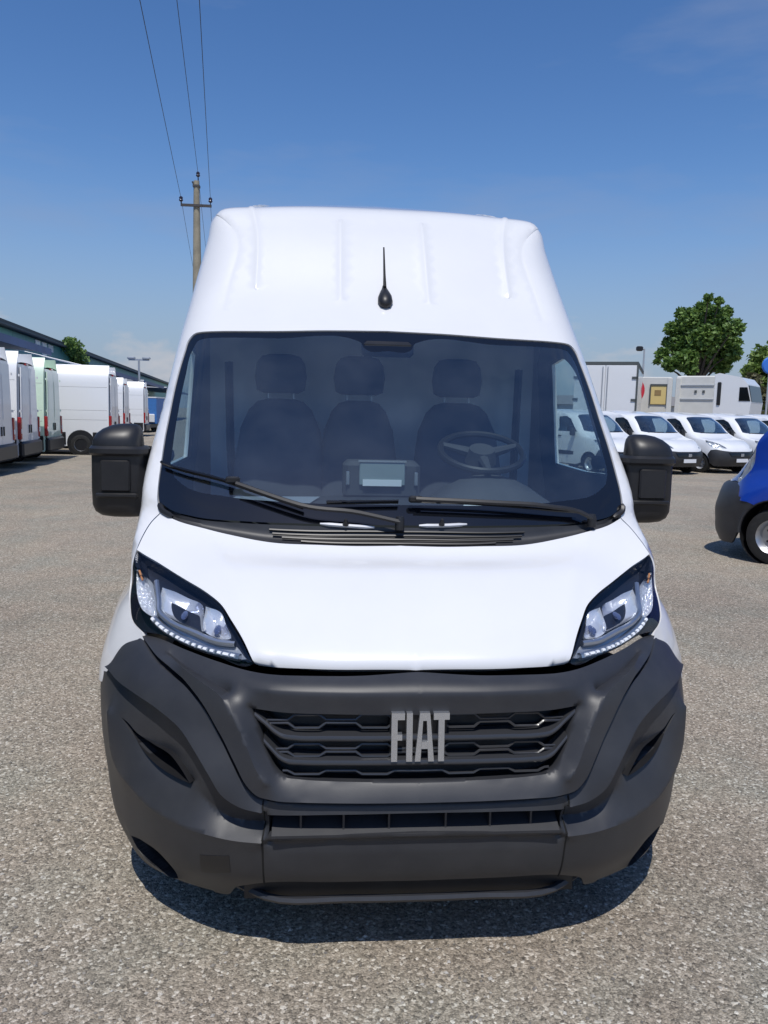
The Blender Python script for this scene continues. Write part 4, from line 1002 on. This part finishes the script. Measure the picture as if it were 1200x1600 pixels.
canopy(-14, 3.6, 3.8, 5.0); canopy(4.6, 13.5, 3.75, 5.4); canopy(28, 44, 3.7, 5.2); canopy(48, 66, 3.7, 5.2); canopy(70, 110, 3.7, 5.2)
pane = mat('pale_window', (.62, .68, .68), .25)
WIN = []
for xa_, xb_, ya_, yb_ in ((52.5, 60.5, 530, 543), (63, 71, 534, 558), (73, 81, 538, 551)):
    (a1_, z1_), (a2_, z2_) = wall_at(xa_, ya_), wall_at(xb_, yb_); WIN.append(((a1_+a2_)/2, (z1_+z2_)/2, abs(a2_-a1_), abs(z1_-z2_)))
for a, z, w_, h_ in WIN:
    wn_ = MB().box((.07, wl(a), z), (.08, w_, h_), bevel=.01).build('window', whedge, whs, smooth=False); MB().box((.115, wl(a), z), (.02, w_-.14, h_-.14)).build('pane', pane, wn_, smooth=False)
# climbing plant hanging over the eaves
def leaf_cloud(name, lobes, n, size, m, parent, seed=1, loc=(0, 0, 0), flat=1.0):
    rnd = random.Random(seed); mb = MB()
    tot = sum(l[3]**2 for l in lobes)
    for l in lobes:
        for _ in range(int(n*l[3]**2/tot)):
            d = Vector((rnd.gauss(0, 1), rnd.gauss(0, 1), rnd.gauss(0, 1))).normalized(); r = l[3]*(rnd.random()**.35)*(.85+.3*rnd.random())
            c = Vector(l[:3])+Vector((d.x*r, d.y*r, d.z*r*flat))
            u = Vector((rnd.gauss(0, 1), rnd.gauss(0, 1), rnd.gauss(0, .6))).normalized(); w_ = u.cross(Vector((rnd.gauss(0, 1), rnd.gauss(0, 1), rnd.gauss(0, 1)))).normalized()
            s_ = size*(.6+.8*rnd.random())
            nrm_ = u.cross(w_)
            mb.add([c-u*s_, c+w_*s_*.55+nrm_*s_*.15, c+u*s_, c-w_*s_*.55+nrm_*s_*.1], [(0, 1, 2, 3)])
    return mb.build(name, m, parent, smooth=False, loc=loc)
def leaf_mat(name, c1, c2):
    m = bpy.data.materials.new(name); m.use_nodes = True; nt = m.node_tree; b = nt.nodes['Principled BSDF']; L = nt.links.new
    tc_ = nt.nodes.new('ShaderNodeNewGeometry'); r = nt.nodes.new('ShaderNodeMixRGB'); r.inputs[1].default_value = (*c1, 1); r.inputs[2].default_value = (*c2, 1)
    L(tc_.outputs['Random Per Island'], r.inputs[0]); L(r.outputs[0], b.inputs['Base Color']); b.inputs['Roughness'].default_value = .55
    t = nt.nodes.new('ShaderNodeBsdfTranslucent'); L(r.outputs[0], t.inputs[0]); x = nt.nodes.new('ShaderNodeMixShader'); x.inputs[0].default_value = .25
    o = nt.nodes['Material Output']; L(b.outputs[0], x.inputs[1]); L(t.outputs[0], x.inputs[2]); L(x.outputs[0], o.inputs['Surface']); return m
leafm = leaf_mat('leaf_green', (.07, .14, .025), (.19, .30, .07)); leafy = leaf_mat('leaf_light', (.11, .19, .04), (.22, .30, .07))
barkm = mat('bark', (.10, .08, .06), .9, noise=(6, .4), bump=(20, .6, .03))
ivy = thing('climbing_plant', 'dark green climbing plant hanging over the warehouse eaves', 'plant', row(wall_at(104, 545)[0], -WH+.2), AZ_ROW)
leaf_cloud('foliage', [(.4, -2.2, Hb+.15, .6), (.4, -.8, Hb+.1, .75), (.4, .6, Hb-.2, .7), (.4, 1.6, Hb-.6, .7), (.4, 2.2, Hb-1.1, .5)], 1400, .14, leafm, ivy, 5)
MB().tube([(.2, .5, 0), (.15, .7, 2.5), (.2, 1.2, 4.9)], [.07, .05, .03], 6).build('stem', barkm, ivy)
# --- lamp posts
grey = mat('galvanised', (.50, .52, .54), .45, .6)
def lamp_post(px, ytop, dist, label, dark=False):
    t = at_dist(px, ytop, dist); h = t[2]
    lp = thing('lamp_post', label, 'lamp post', (t[0], t[1], 0))
    MB().tube([(0, 0, 0), (0, 0, h*.5), (0, 0, h)], [.13, .10, .07], 10).build('pole', grey, lp)
    if dark:
        MB().tube([(0, 0, h-.1), (-.25, 0, h+.05)], .05, 8).build('arm', grey, lp); MB().box((-.45, 0, h), (.55, .45, .42), bevel=.08).build('lamp_head', plastic_dk, lp)
    else:
        MB().box((0, 0, h+.04), (1.5, .12, .12)).build('arm', grey, lp)
        for x in (-.55, .55): MB().box((x, 0, h+.16), (.55, .4, .16), bevel=.04).build('lamp_head', grey, lp)
    return lp
lamp_post(217, 563, 62, 'tall grey lamp post with twin heads in front of the warehouse')
lamp_post(1007, 545, 75, 'lamp post with single dark head behind the white trailers', True)
# --- utility pole with three wires
pt = at_dist(307, 283, 25.0); up_ = thing('utility_pole', 'tall concrete utility pole with crossarm and three dark insulators', 'utility pole', (pt[0], pt[1], 0))
Hp = pt[2]; conc = mat('pole_concrete', (.34, .30, .22), .85, noise=(5, .25), bump=(40, .3, .01)); iron = mat('dark_iron', (.06, .055, .055), .6)
MB().tube([(0, 0, 0), (0, 0, Hp*.5), (0, 0, Hp)], [.20, .15, .085], 12).build('pole', conc, up_)
zc = Hp-.72
MB().box((0, -.10, zc), (.90, .06, .07)).build('crossarm', iron, up_)
INS = [(-.44, -.10, zc), (.42, -.10, zc), (.05, -.02, Hp+.02)]
for x, y, z in INS:
    ins = MB().lathe([(.0, .25), (.035, .24), (.06, .20), (.045, .17), (.065, .13), (.04, .10), (.015, .09), (.015, 0)], 12, 'z', (x, y, z)).build('insulator', mat('insulator_brown', (.03, .03, .06), .15), up_)
MB().tube([(0, 0, Hp-.25), (-.12, -.02, Hp-.02)], .025, 6).build('bracket', iron, up_); MB().box((0, 0, Hp-.15), (.20, .20, .06)).build('strap', iron, up_)
wirem = mat('wire_black', (.015, .015, .017), .5)
wl_ = ['left wire of the three running from the utility pole crossarm over the yard', 'right wire of the three running from the utility pole crossarm over the yard', 'middle wire running from the top of the utility pole over the yard']
ends = [(220, 0), (312, 0), (277, 0)]
for (x, y, z), lab, e in zip(INS, wl_, ends):
    a = np.array([pt[0]+x, pt[1]+y, z+.2])
    q = on_z(e[0], e[1], a[2]-.10); d = q-a; d = d/np.linalg.norm(d[:2])
    pts = []
    for u in np.linspace(-40, 15, 50):
        sag = -.10*4*(u/38)*(1-u/38)*2.0 if u > 0 else -.9*(-u/40)*(1+u/40)*2
        p = a+np.array([d[0], d[1], 0])*u; pts.append((p[0], p[1], a[2]+sag+(.0 if u > 0 else 0)))
    tag(MB().tube([tuple(np.array(p)-a) for p in pts], .0065, 5).build('overhead_wire', wirem, loc=tuple(a)), lab, 'wire', 'wires from the utility pole')
# ---------------------------------------------------------------- right side: small white vans
DOB = [
 [(0,.12,.24),(.4,.14,.24),(.68,.24,.24),(.84,.42,.24),(.89,.7,.24),(.89,2,.24),(.88,4.3,.24)],
 [(0,.0,.50),(.4,.03,.50),(.70,.15,.50),(.87,.37,.50),(.915,.7,.50),(.915,2,.5),(.91,4.35,.5)],
 [(0,.02,.68),(.4,.05,.68),(.70,.17,.68),(.87,.38,.69),(.915,.72,.70),(.915,2,.7),(.91,4.35,.7)],
 [(0,.12,.86),(.4,.15,.86),(.68,.27,.86),(.85,.46,.87),(.905,.8,.88),(.915,2,.9),(.91,4.35,.9)],
 [(0,.38,1.0),(.4,.40,1.0),(.67,.48,1.0),(.83,.60,1.01),(.89,.9,1.03),(.91,2,1.05),(.905,4.35,1.05)],
 [(0,.82,1.11),(.4,.84,1.11),(.66,.90,1.11),(.82,.98,1.12),(.88,1.15,1.14),(.905,2,1.15),(.90,4.35,1.15)],
 [(0,1.02,1.22),(.4,1.04,1.22),(.64,1.10,1.22),(.80,1.20,1.23),(.865,1.35,1.25),(.89,2,1.25),(.885,4.35,1.25)],
 [(0,1.50,1.60),(.38,1.52,1.60),(.58,1.56,1.60),(.72,1.63,1.60),(.79,1.78,1.61),(.81,2.3,1.62),(.80,4.3,1.62)],
 [(0,1.80,1.78),(.37,1.81,1.78),(.55,1.84,1.77),(.67,1.90,1.75),(.74,2.0,1.75),(.76,2.4,1.76),(.75,4.25,1.76)],
 [(0,2.3,1.87),(.35,2.3,1.87),(.5,2.3,1.86),(.6,2.32,1.84),(.67,2.36,1.83),(.69,2.6,1.84),(.68,4.2,1.84)],
 [(0,4.2,1.88),(.3,4.2,1.88),(.45,4.2,1.87),(.55,4.2,1.86),(.6,4.2,1.85),(.62,4.2,1.85),(.64,4.2,1.84)],
]
def xz(P, l): return [P.st_xyz({0: x, 2: z}) for x, z in l]
def yz(P, l): return [P.st_xyz({1: y, 2: z}) for y, z in l]
def small_van(net, label, paint_m, loc, rz, group=None, name='small_van', old=False):
    P = Patch(net, ns=70, nt=70); v = thing(name, label, 'van', loc, rz, group)
    tmx_, smx_ = P.kt[-1], P.ks[-1]
    ws_ = xz(P, [(0, 1.235), (.4, 1.24), (.70, 1.26), (.775, 1.28)])+yz(P, [(1.60, 1.55)])[:0]+xz(P, [(.69, 1.56), (.63, 1.70), (.56, 1.745), (.3, 1.765), (0, 1.77)])
    ws_[0] = (0., ws_[0][1]); ws_[-1] = (0., ws_[-1][1])
    sw_ = yz(P, [(1.42, 1.24), (2.35, 1.24), (2.42, 1.68), (2.05, 1.70), (1.85, 1.62)])
    hl_ = xz(P, [(.50, .80), (.62, .92), (.76, 1.0), (.85, 1.04), (.872, .97), (.865, .86), (.74, .80)])
    a1 = [P.st_xyz({1: .82+.37*math.cos(math.radians(178-176*k/10)), 2: .31+.37*math.sin(math.radians(178-176*k/10))}) for k in range(11)]
    a2 = [P.st_xyz({1: 3.55+.37*math.cos(math.radians(178-176*k/10)), 2: .31+.37*math.sin(math.radians(178-176*k/10))}) for k in range(11)]
    btop = xz(P, [(0, .70), (.4, .70), (.62, .72), (.80, .76), (.88, .74)])+yz(P, [(.52, .60)]); btop[0] = (0., btop[0][1])
    bod = btop+a1+yz(P, [(1.4, .27), (2.5, .27)])+a2+yz(P, [(4.1, .27)])+[(smx_, P.st_xyz({1: 4.3, 2: .30})[1]), (smx_, tmx_), (0., tmx_)]
    V_, F_ = region(P, bod, holes=[ws_, sw_, hl_], step=.09, flange=.02); mesh_obj('body', V_, F_, paint_m, v, angle=50)
    bump_ = btop+yz(P, [(.45, .34)])+xz(P, [(.80, .25), (.4, .245), (0, .245)]); bump_[-1] = (0., bump_[-1][1])
    V_, F_ = region(P, bump_, step=.06, offset=.015, flange=.05); bp_ = mesh_obj('bumper', V_, F_, plastic, v, angle=40)
    gq = xz(P, [(0, .55), (.42, .555), (.50, .66), (0, .665)]); gq[0] = (0., gq[0][1]); gq[-1] = (0., gq[-1][1])
    V_, F_ = region(P, gq, step=.06, offset=.03, flange=.02); mesh_obj('grille', V_, F_, gloss_blk, bp_)
    MB().box((0, -.035, .60), (.14, .02, .10), bevel=.01).build('badge', silver, bp_); MB().box((0, -.04, .43), (.50, .015, .11)).build('number_plate', mat('plate_white', (.75, .76, .78), .4), bp_)
    for sg in (1, -1):
        V_, F_ = region(P, hl_, step=.05, offset=-.004, mirror=False, side=sg); hh = mesh_obj('headlight', V_, F_, lensm, v)
        V_, F_ = region(P, hl_, step=.03, offset=-.05, flange=-.045, mirror=False, side=sg, disp=lambda s, t: -.01*np.sin(s*90)*np.cos(t*80)); mesh_obj('reflector', V_, F_, mat('lamp_silver', (.55, .57, .60), .25, .5), hh)
        V_, F_ = region(P, sw_, step=.1, offset=-.008, mirror=False, side=sg); mesh_obj('side_window', V_, F_, sglass, v)
        MB().loft([sup(sg*1.01, 1.50, z, hw, .06, 14, 3) for z, hw in ((1.12, .05), (1.15, .085), (1.27, .09), (1.33, .07), (1.345, .04))]).build('door_mirror', plastic_dk, v)
        MB().box((sg*.918, 1.9, .60), (.02, 1.3, .12), bevel=.008).build('side_moulding', plastic_dk, v)
        MB().box((sg*.915, 2.22, 1.10), (.03, .16, .03), bevel=.008).build('door_handle', plastic_dk, v)
        for y in (.82, 3.55): make_wheel(v, sg*.80, y, .315, .19, rim=mat('wheel_trim', (.50, .51, .53), .35, .5))
    V_, F_ = region(P, ws_, step=.08, offset=-.006); mesh_obj('windshield', V_, F_, wglass, v)
    for sg in (-1, 1): MB().tube([P.ev(*P.st_xyz({0: .02+.1*0, 2: 1.25}))[0]+np.array([sg*.05-.02, -.015, .01]), P.ev(*P.st_xyz({0: .62, 2: 1.25}))[0]*np.array([sg, 1, 1])+np.array([0, -.015, .01])], .010, 5).build('wiper', plastic_dk, v)
    MB().box((0, 2.9, .95), (1.55, .05, .8)).build('bulkhead', trim_lt, v); MB().box((0, 1.30, 1.0), (1.5, .55, .3), bevel=.08).build('dashboard', trim_in, v)
    MB().box((0, 2.2, .32), (1.5, 3.9, .18)).build('underbody', plastic_dk, v)
    rp = [P.ev(smx_, t)[0] for t in np.linspace(P.st_xyz({1: 4.3, 2: .30})[1], tmx_, 12)]; full_ = [(p[0], p[2]) for p in rp]; full_ = full_+[(-a, b) for a, b in reversed(full_)]
    MB().prism(full_, (0, 4.22, 0), (1, 0, 0), (0, 0, 1), (0, 1, 0), .03).build('rear_wall', paint_m, v, smooth=False)
    for sg, x in ((1, .42), (-1, -.42)):
        st = MB().loft([sup(x, 2.25, z, hw, .06, 12, 3) for z, hw in ((.8, .22), (1.2, .22), (1.35, .17), (1.4, .12))]).build('seat', fabric, v); MB().loft([sup(x, 2.25, z, hw, .05, 12, 3) for z, hw in ((1.43, .09), (1.5, .12), (1.56, .08))]).build('headrest', fabric, st)
    return v
hd = Vector((.36, -.933, 0)); pr = Vector((.933, .36, 0)); TH = math.asin(.36)
D2 = Vector((12.94, 21.5, 0)); dl = ['small white van beside the big van door mirror, bonnet facing the yard', 'small white van whose front wheel and headlight show next to the blue van', 'small white van partly behind the bonnet of the blue van', 'small white van half hidden behind the big white van', 'small white van hidden furthest behind the big white van']
for k, i in enumerate((-1, 0, 1, -2)):
    p = D2+pr*2.25*i; small_van(DOB, dl[k], white2, (p.x, p.y, 0), TH, 'small white vans parked side by side')
p = D2+pr*2.25*2; small_van(DOB, 'small white van last in line behind the blue van', white2, (p.x, p.y, 0), TH, 'small white vans parked side by side')
# --- blue van at the right edge
blue = mat('blue_paint', (.006, .045, .36), .30, coat=1, noise=(2, .15))
def blue_van():
    wc = on_z(1209, 882); h_ = Vector((-.62, .78, 0)).normalized(); th = math.atan2(h_.x, -h_.y); ca, sa = math.cos(th), math.sin(th); lx, ly = .96, .98
    v = thing('blue_van', 'bright blue van with black bumper, nose pointing at the big white van', 'van', (wc[0]-(ca*lx-sa*ly), wc[1]-(sa*lx+ca*ly), 0), th)
    def tall(V_):
        V_ = np.array(V_); u = np.clip((V_[:, 2]-.96)/.34, 0, 1); V_[:, 2] += .40*u*u*(3-2*u); V_[:, 1] += .10*u*(V_[:, 1] < 1.2)*0; return V_
    V_, F_ = region(C, BODY, holes=[door_w, quar_w], step=.08, flange=.02); mesh_obj('body', tall(V_), F_, blue, v, angle=45)
    V_, F_ = region(C, inset(HOOD, .004), step=.05, flange=.03); mesh_obj('hood', tall(V_), F_, blue, v, angle=60)
    V_, F_ = region(B, outer, step=.05, flange=.04, disp=lambda s, t: .0*s); bp_ = mesh_obj('bumper', V_, F_, plastic, v, angle=30)
    V_, F_ = region(C, FR, step=.08, offset=-.006, holes=[GL]); wsb_ = mesh_obj('windshield', tall(V_), F_, frit, v); V_, F_ = region(C, GL, step=.08, offset=-.006); mesh_obj('clear_glass', tall(V_), F_, wglass, wsb_)
    V_, F_ = region(C, COWL, step=.08, offset=-.01); mesh_obj('cowl', tall(V_), F_, plastic_dk, v)
    sm = tr(C, [(222,988),(209,975),(201,942),(200,910),(205,878),(213,862),(226,870),(231,900),(236,940),(242,986)])
    V_, F_ = region(C, HL, holes=[sm], step=.04); mesh_obj('front_fender', tall(V_), F_, blue, v, angle=60)
    for sg in (1, -1):
        V_, F_ = region(C, sm, step=.03, offset=-.003, mirror=False, side=sg); hh = mesh_obj('headlight', tall(V_), F_, lensm, v)
        V_, F_ = region(C, sm, step=.03, offset=-.03, mirror=False, side=sg, flange=-.025, disp=lambda s, t: -.012*np.sin(s*60)*np.cos(t*50)); mesh_obj('reflector', tall(V_), F_, mat('lamp_silver', (.55, .57, .60), .25, .5), hh)
        V_, F_ = region(C, door_w, step=.1, offset=-.008, mirror=False, side=sg); mesh_obj('side_window', tall(V_), F_, sglass, v)
        ring_ = [(sg*1.06, .98+.405*math.cos(a), .38+.405*math.sin(a)) for a in np.linspace(math.radians(5), math.radians(185), 20)]
        MB().tube(ring_, .022, 8).build('wheel_arch', plastic, v)
        MB().lathe([(0, 0), (.40, 0), (.40, sg*.42)], 24, 'x', (0, 0, 0)).build('arch_liner', plastic_dk, v, loc=(sg*.63, .98, .38))
        MB().loft([sup(sg*1.14, 1.2, z, hw, .08, 16, 3.2) for z, hw in ((1.64, .06), (1.67, .105), (1.9, .11), (1.98, .09), (2.02, .05))]).build('door_mirror', plastic_dk, v)
        for y in (.98, 4.98): make_wheel(v, sg*.94, y, .335, .21)
    MB().box((0, 2.36, 1.4), (1.8, .04, 1.2)).build('bulkhead', trim_in, v); MB().box((0, 1.2, 1.1), (1.7, .6, .3), bevel=.08).build('dashboard', trim_in, v); MB().box((0, 3.2, .42), (1.3, 5.2, .22)).build('underbody', plastic_dk, v)
    MB().prism([(x, z+(.4 if z > 1.26 else 0)) for x, z in full], (0, 5.88, 0), (1, 0, 0), (0, 0, 1), (0, 1, 0), .02).build('rear_wall', blue, v, smooth=False)
blue_van()
# --- trucks behind the small vans
cream = mat('trailer_cream', (.68, .67, .62), .45, noise=(1.5, .12)); redp = mat('red_print', (.60, .03, .05), .4); yellowp = mat('yellow_panel', (.72, .55, .22), .45); darkline = mat('dark_line', (.08, .09, .09), .5)
def facing(px, y, dist, extra=0.0):
    p = at_dist(px, y, dist); az = math.atan2(p[0]-CAM[0], p[1]-CAM[1]); return (p[0], p[1], 0), -az+extra
def px_m(dist): return dist/F_PX
# box truck: rear doors to the camera
Dt = 34.0; loc, rz = facing(950, 650, Dt, math.radians(-4)); wpx = px_m(Dt)
bx = thing('box_truck', 'white box truck with closed rear doors behind the small vans', 'truck', loc, rz)
top = at_dist(950, 569, Dt)[2]; wd = 2.5; x1 = (986-950)*wpx*1.05
cx = x1-wd/2
MB().box((cx, 3.5, (top+1.0)/2+.0), (wd, 7.0, top-1.0), bevel=.03).build('cargo_box', white2, bx, smooth=False)
MB().box((cx, 3.5, top+.03), (wd+.06, 7.06, .14)).build('roof_rail', darkline, bx)
for sg in (-1, 1): 
    dr = MB().box((cx+sg*wd/4, -.03, (top+1.0)/2), (wd/2-.02, .04, top-1.1), bevel=.01).build('rear_door', white2, bx, smooth=False)
    MB().tube([(cx+sg*.10, -.08, 1.1), (cx+sg*.10, -.08, top-.1)], .022, 6).build('lock_rod', grey, dr)
    for z in (1.5, 2.4, 3.3): MB().box((cx+sg*(wd/2-.08), -.06, z), (.22, .04, .10)).build('hinge', darkline, dr)
MB().box((x1+.02, -.03, (top+1.0)/2), (.07, .10, top-1.0)).build('corner_post', darkline, bx)
MB().box((cx, 3.0, .75), (2.2, 7.5, .4)).build('chassis', plastic_dk, bx)
for x in (-.95, .95):
    for y in (1.2, 6.5): make_wheel(bx, cx+x, y, .45, .28)
# white trailer with red ring mark and yellow panel
Dt = 42.0; wpx = px_m(Dt); loc, rz = facing(1012, 650, Dt, math.radians(-3))
tr_ = thing('box_trailer', 'cream white box trailer with red ring mark and yellow side panel', 'trailer', loc, rz); top = at_dist(1012, 589, Dt)[2]
xa, xb = -3.6, (1040-1012)*wpx*1.06
MB().box(((xa+xb)/2, 1.25, (top+1.0)/2), (xb-xa, 2.5, top-1.0), bevel=.03).build('cargo_box', cream, tr_, smooth=False)
ring = []
for k in range(17): a = math.radians(-80+160*k/16); ring.append((a,))
zc_ = at_dist(988, 610, Dt)[2]; xr = (984-1012)*wpx
mb = MB(); rin, rout = .46, .74
pin = [(xr+rin*math.cos(a[0])*.9, zc_+rin*math.sin(a[0])*1.0) for a in ring]; pout = [(xr+rout*math.cos(a[0]), zc_+rout*math.sin(a[0])) for a in ring]
v_ = [(x, -.012, z) for x, z in pin]+[(x, -.012, z) for x, z in pout]; mb.add(v_, [(i, i+1, 18+i, 17+i) for i in range(16)]); mb.build('ring_mark', redp, tr_, smooth=False)
zA, zB = at_dist(1025, 602, Dt)[2], at_dist(1025, 632, Dt)[2]
yp = MB().box(((1025-1012)*wpx, -.03, (zA+zB)/2), (22*wpx, .06, zA-zB), bevel=.02).build('yellow_panel', yellowp, tr_, smooth=False)
MB().box(((1025-1012)*wpx, -.05, zA+.02), (24*wpx, .08, .08)).build('panel_frame', darkline, yp); MB().box(((1024-1012)*wpx, -.065, (zA+zB)/2+.1), (9*wpx, .01, 8*wpx)).build('print_mark', mat('brown_print', (.30, .20, .08), .6), yp)
for dx in (-11.5, 11.5): MB().box(((1025+dx-1012)*wpx, -.05, (zA+zB)/2), (.06, .08, zA-zB)).build('panel_frame', darkline, yp)
MB().box(((xa+xb)/2, 1.25, .8), (xb-xa-.4, 1.6, .4)).build('chassis', plastic_dk, tr_)
for x in (xa+1, xb-1.2): 
    for y in (.4, 2.1): w_ = make_wheel(tr_, x, y, .48, .3); w_.rotation_euler = (0, 0, math.pi/2)
# articulated tractor with a body behind the cab
Dt = 38.0; wpx = px_m(Dt); loc, rz = facing(1110, 655, Dt, math.radians(-14))
tk = thing('cab_truck', 'cream truck with tall cab and windowed sleeper body under the tree', 'truck', loc, rz)
X = lambda p: (p-1110)*wpx; Z = lambda y, p=1110: at_dist(p, y, Dt)[2]
MB().box((X(1086), 1.2, (Z(587)+1.1)/2), ((1112-1056)*wpx, 2.4, Z(587)-1.1), bevel=.05).build('rear_body', cream, tk, smooth=False)
for px_ in (1050, 1062): MB().box((X(px_), -.02, (Z(590)+1.2)/2), (7*wpx, .08, Z(590)-1.2), bevel=.02).build('upright', cream, tk)
for px_ in (1087, 1098): MB().box((X(px_), -.01, Z(612)), (.10, .05, .12)).build('vent', darkline, tk)
MB().box((X(1086), -.02, Z(602)), ((1110-1058)*wpx, .05, .04)).build('rail', grey, tk); MB().box((X(1086), -.02, Z(624)), ((1110-1058)*wpx, .05, .04)).build('rail', grey, tk)
cabp = [(X(1112), 1.0), (X(1158), 1.0), (X(1162), Z(628)), (X(1156), Z(600)), (X(1148), Z(590)), (X(1118), Z(583)), (X(1112), Z(585))]
MB().prism(cabp, (0, 0, 0), (1, 0, 0), (0, 0, 1), (0, 1, 0), 2.45).build('cab', white2, tk, smooth=False)
MB().prism([(X(1146), Z(626)), (X(1146), Z(605)), (X(1156), Z(605)), (X(1161), Z(626))], (0, -.02, 0), (1, 0, 0), (0, 0, 1), (0, 1, 0), .02).build('side_window', gloss_blk, tk, smooth=False)
MB().prism([(X(1162.5), Z(627)), (X(1157.5), Z(602)), (X(1156), Z(602)), (X(1161), Z(627))], (0, .1, 0), (1, 0, 0), (0, 0, 1), (0, 1, 0), 2.25).build('windscreen', gloss_blk, tk, smooth=False)
MB().box((X(1119), -.01, Z(615)), (.16, .08, 1.0), bevel=.03).build('air_intake', plastic_dk, tk)
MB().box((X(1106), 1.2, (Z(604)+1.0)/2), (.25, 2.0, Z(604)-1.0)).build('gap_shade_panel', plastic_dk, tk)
MB().box((X(1105), 1.2, .8), ((1165-1050)*wpx, 1.8, .5)).build('chassis', plastic_dk, tk)
for px_ in (1068, 1085, 1140):
    for y in (.3, 2.1): w_ = make_wheel(tk, X(px_), y, .50, .3); w_.rotation_euler = (0, 0, math.pi/2)
# --- trees
def tree(label, px, ytop, ybot, xl, xr_, dist, lobes, nleaf, size, lm, seed, name='leafy_tree', ground_y=None):
    c = at_dist(px, (ytop+ybot)/2, dist); k = px_m(dist)
    t = thing(name, label, 'tree', (c[0], c[1], 0)); az = math.atan2(c[0]-CAM[0], c[1]-CAM[1]); rg = Vector((math.cos(az), -math.sin(az), 0)); fw_ = Vector((math.sin(az), math.cos(az), 0))
    rnd = random.Random(seed); zc = c[2]
    L = []
    for (lx_, ly_, r) in lobes:                                       # in photo pixels relative to the crown centre
        q = rg*(lx_*k)+fw_*rnd.uniform(-.5, .5)*(xr_-xl)*.5*k; L.append((q.x, q.y, zc-ly_*k, r*k))
    mb = MB(); hh = zc
    mb.tube([(0, 0, 0), (.05, 0, hh*.35), (-.05, .05, hh*.7), (0, 0, hh)], [.28, .22, .16, .07], 9)
    for l in L:
        b0_ = Vector((0, 0, hh*rnd.uniform(.45, .75))); e_ = Vector(l[:3]); mb.tube([b0_, b0_.lerp(e_, .5)+Vector((0, 0, .2)), e_], [.10, .06, .02], 6)
    mb.build('trunk', barkm, t)
    leaf_cloud('crown', L, nleaf, size, lm, t, seed, flat=.95)
    return t
rnd_ = random.Random(3)
lob = [(4, -2, 27), (-24, 6, 20), (28, 0, 21), (-14, -26, 20), (16, -28, 20), (0, -43, 13), (42, -14, 13), (-38, -16, 12), (42, 18, 14), (12, 26, 20), (-18, 30, 17), (-50, 20, 9), (-38, 36, 11), (30, 34, 14), (-30, -40, 8), (6, -54, 6), (32, -42, 9), (48, 2, 8), (-44, 2, 9), (-57, 30, 5), (20, -50, 6), (-10, 44, 9)]
tree('broad round leafy tree standing behind the cream truck', 1095, 472, 590, 1030, 1155, 52, lob, 13000, .15, leafm, 11)
tree('lighter green tree by the blue sign at the edge of the yard', 1215, 545, 640, 1170, 1260, 60, [(-10, -20, 30), (20, -10, 32), (-30, 8, 20), (0, 20, 30), (-34, -10, 12)], 6000, .22, leafy, 12)
tree('thin brownish bush tree between the cab truck and the lighter tree', 1178, 575, 655, 1165, 1195, 55, [(-4, -16, 12), (6, 2, 14), (-8, 18, 14), (4, 34, 14)], 1400, .18, leaf_mat('leaf_olive', (.10, .10, .05), (.16, .15, .07)), 13)
# blue round sign on a mast at the right edge
sp_ = at_dist(1203, 571, 48); sg_ = thing('round_sign', 'blue rounded sign on a post above the bushes', 'sign', (sp_[0], sp_[1], 0))
MB().tube([(0, 0, 0), (0, 0, sp_[2])], .06, 8).build('post', grey, sg_); MB().lathe([(0, -.08), (.40, -.07), (.46, 0), (.40, .07), (0, .08)], 28, 'y', (0, 0, sp_[2])).build('sign_disc', mat('sign_blue', (.04, .17, .60), .35), sg_)
# low far hedge line and sheds beyond the yard
hz_ = at_dist(1180, 640, 90); lowb = thing('low_shed', 'long low grey shed beyond the parked trucks', 'building', (hz_[0], hz_[1], 0), -.45)
MB().box((0, 5, 1.5), (60, 10, 3.0)).build('wall', mat('shed_wall', (.42, .43, .42), .7, noise=(.6, .15)), lowb, smooth=False); MB().loft([[(-30.3, -.3, 3.0), (-30.3, 5, 4.1), (-30.3, 10.3, 3.0)], [(30.3, -.3, 3.0), (30.3, 5, 4.1), (30.3, 10.3, 3.0)]]).build('roof', mat('shed_roof', (.22, .21, .20), .7), lowb, smooth=False)
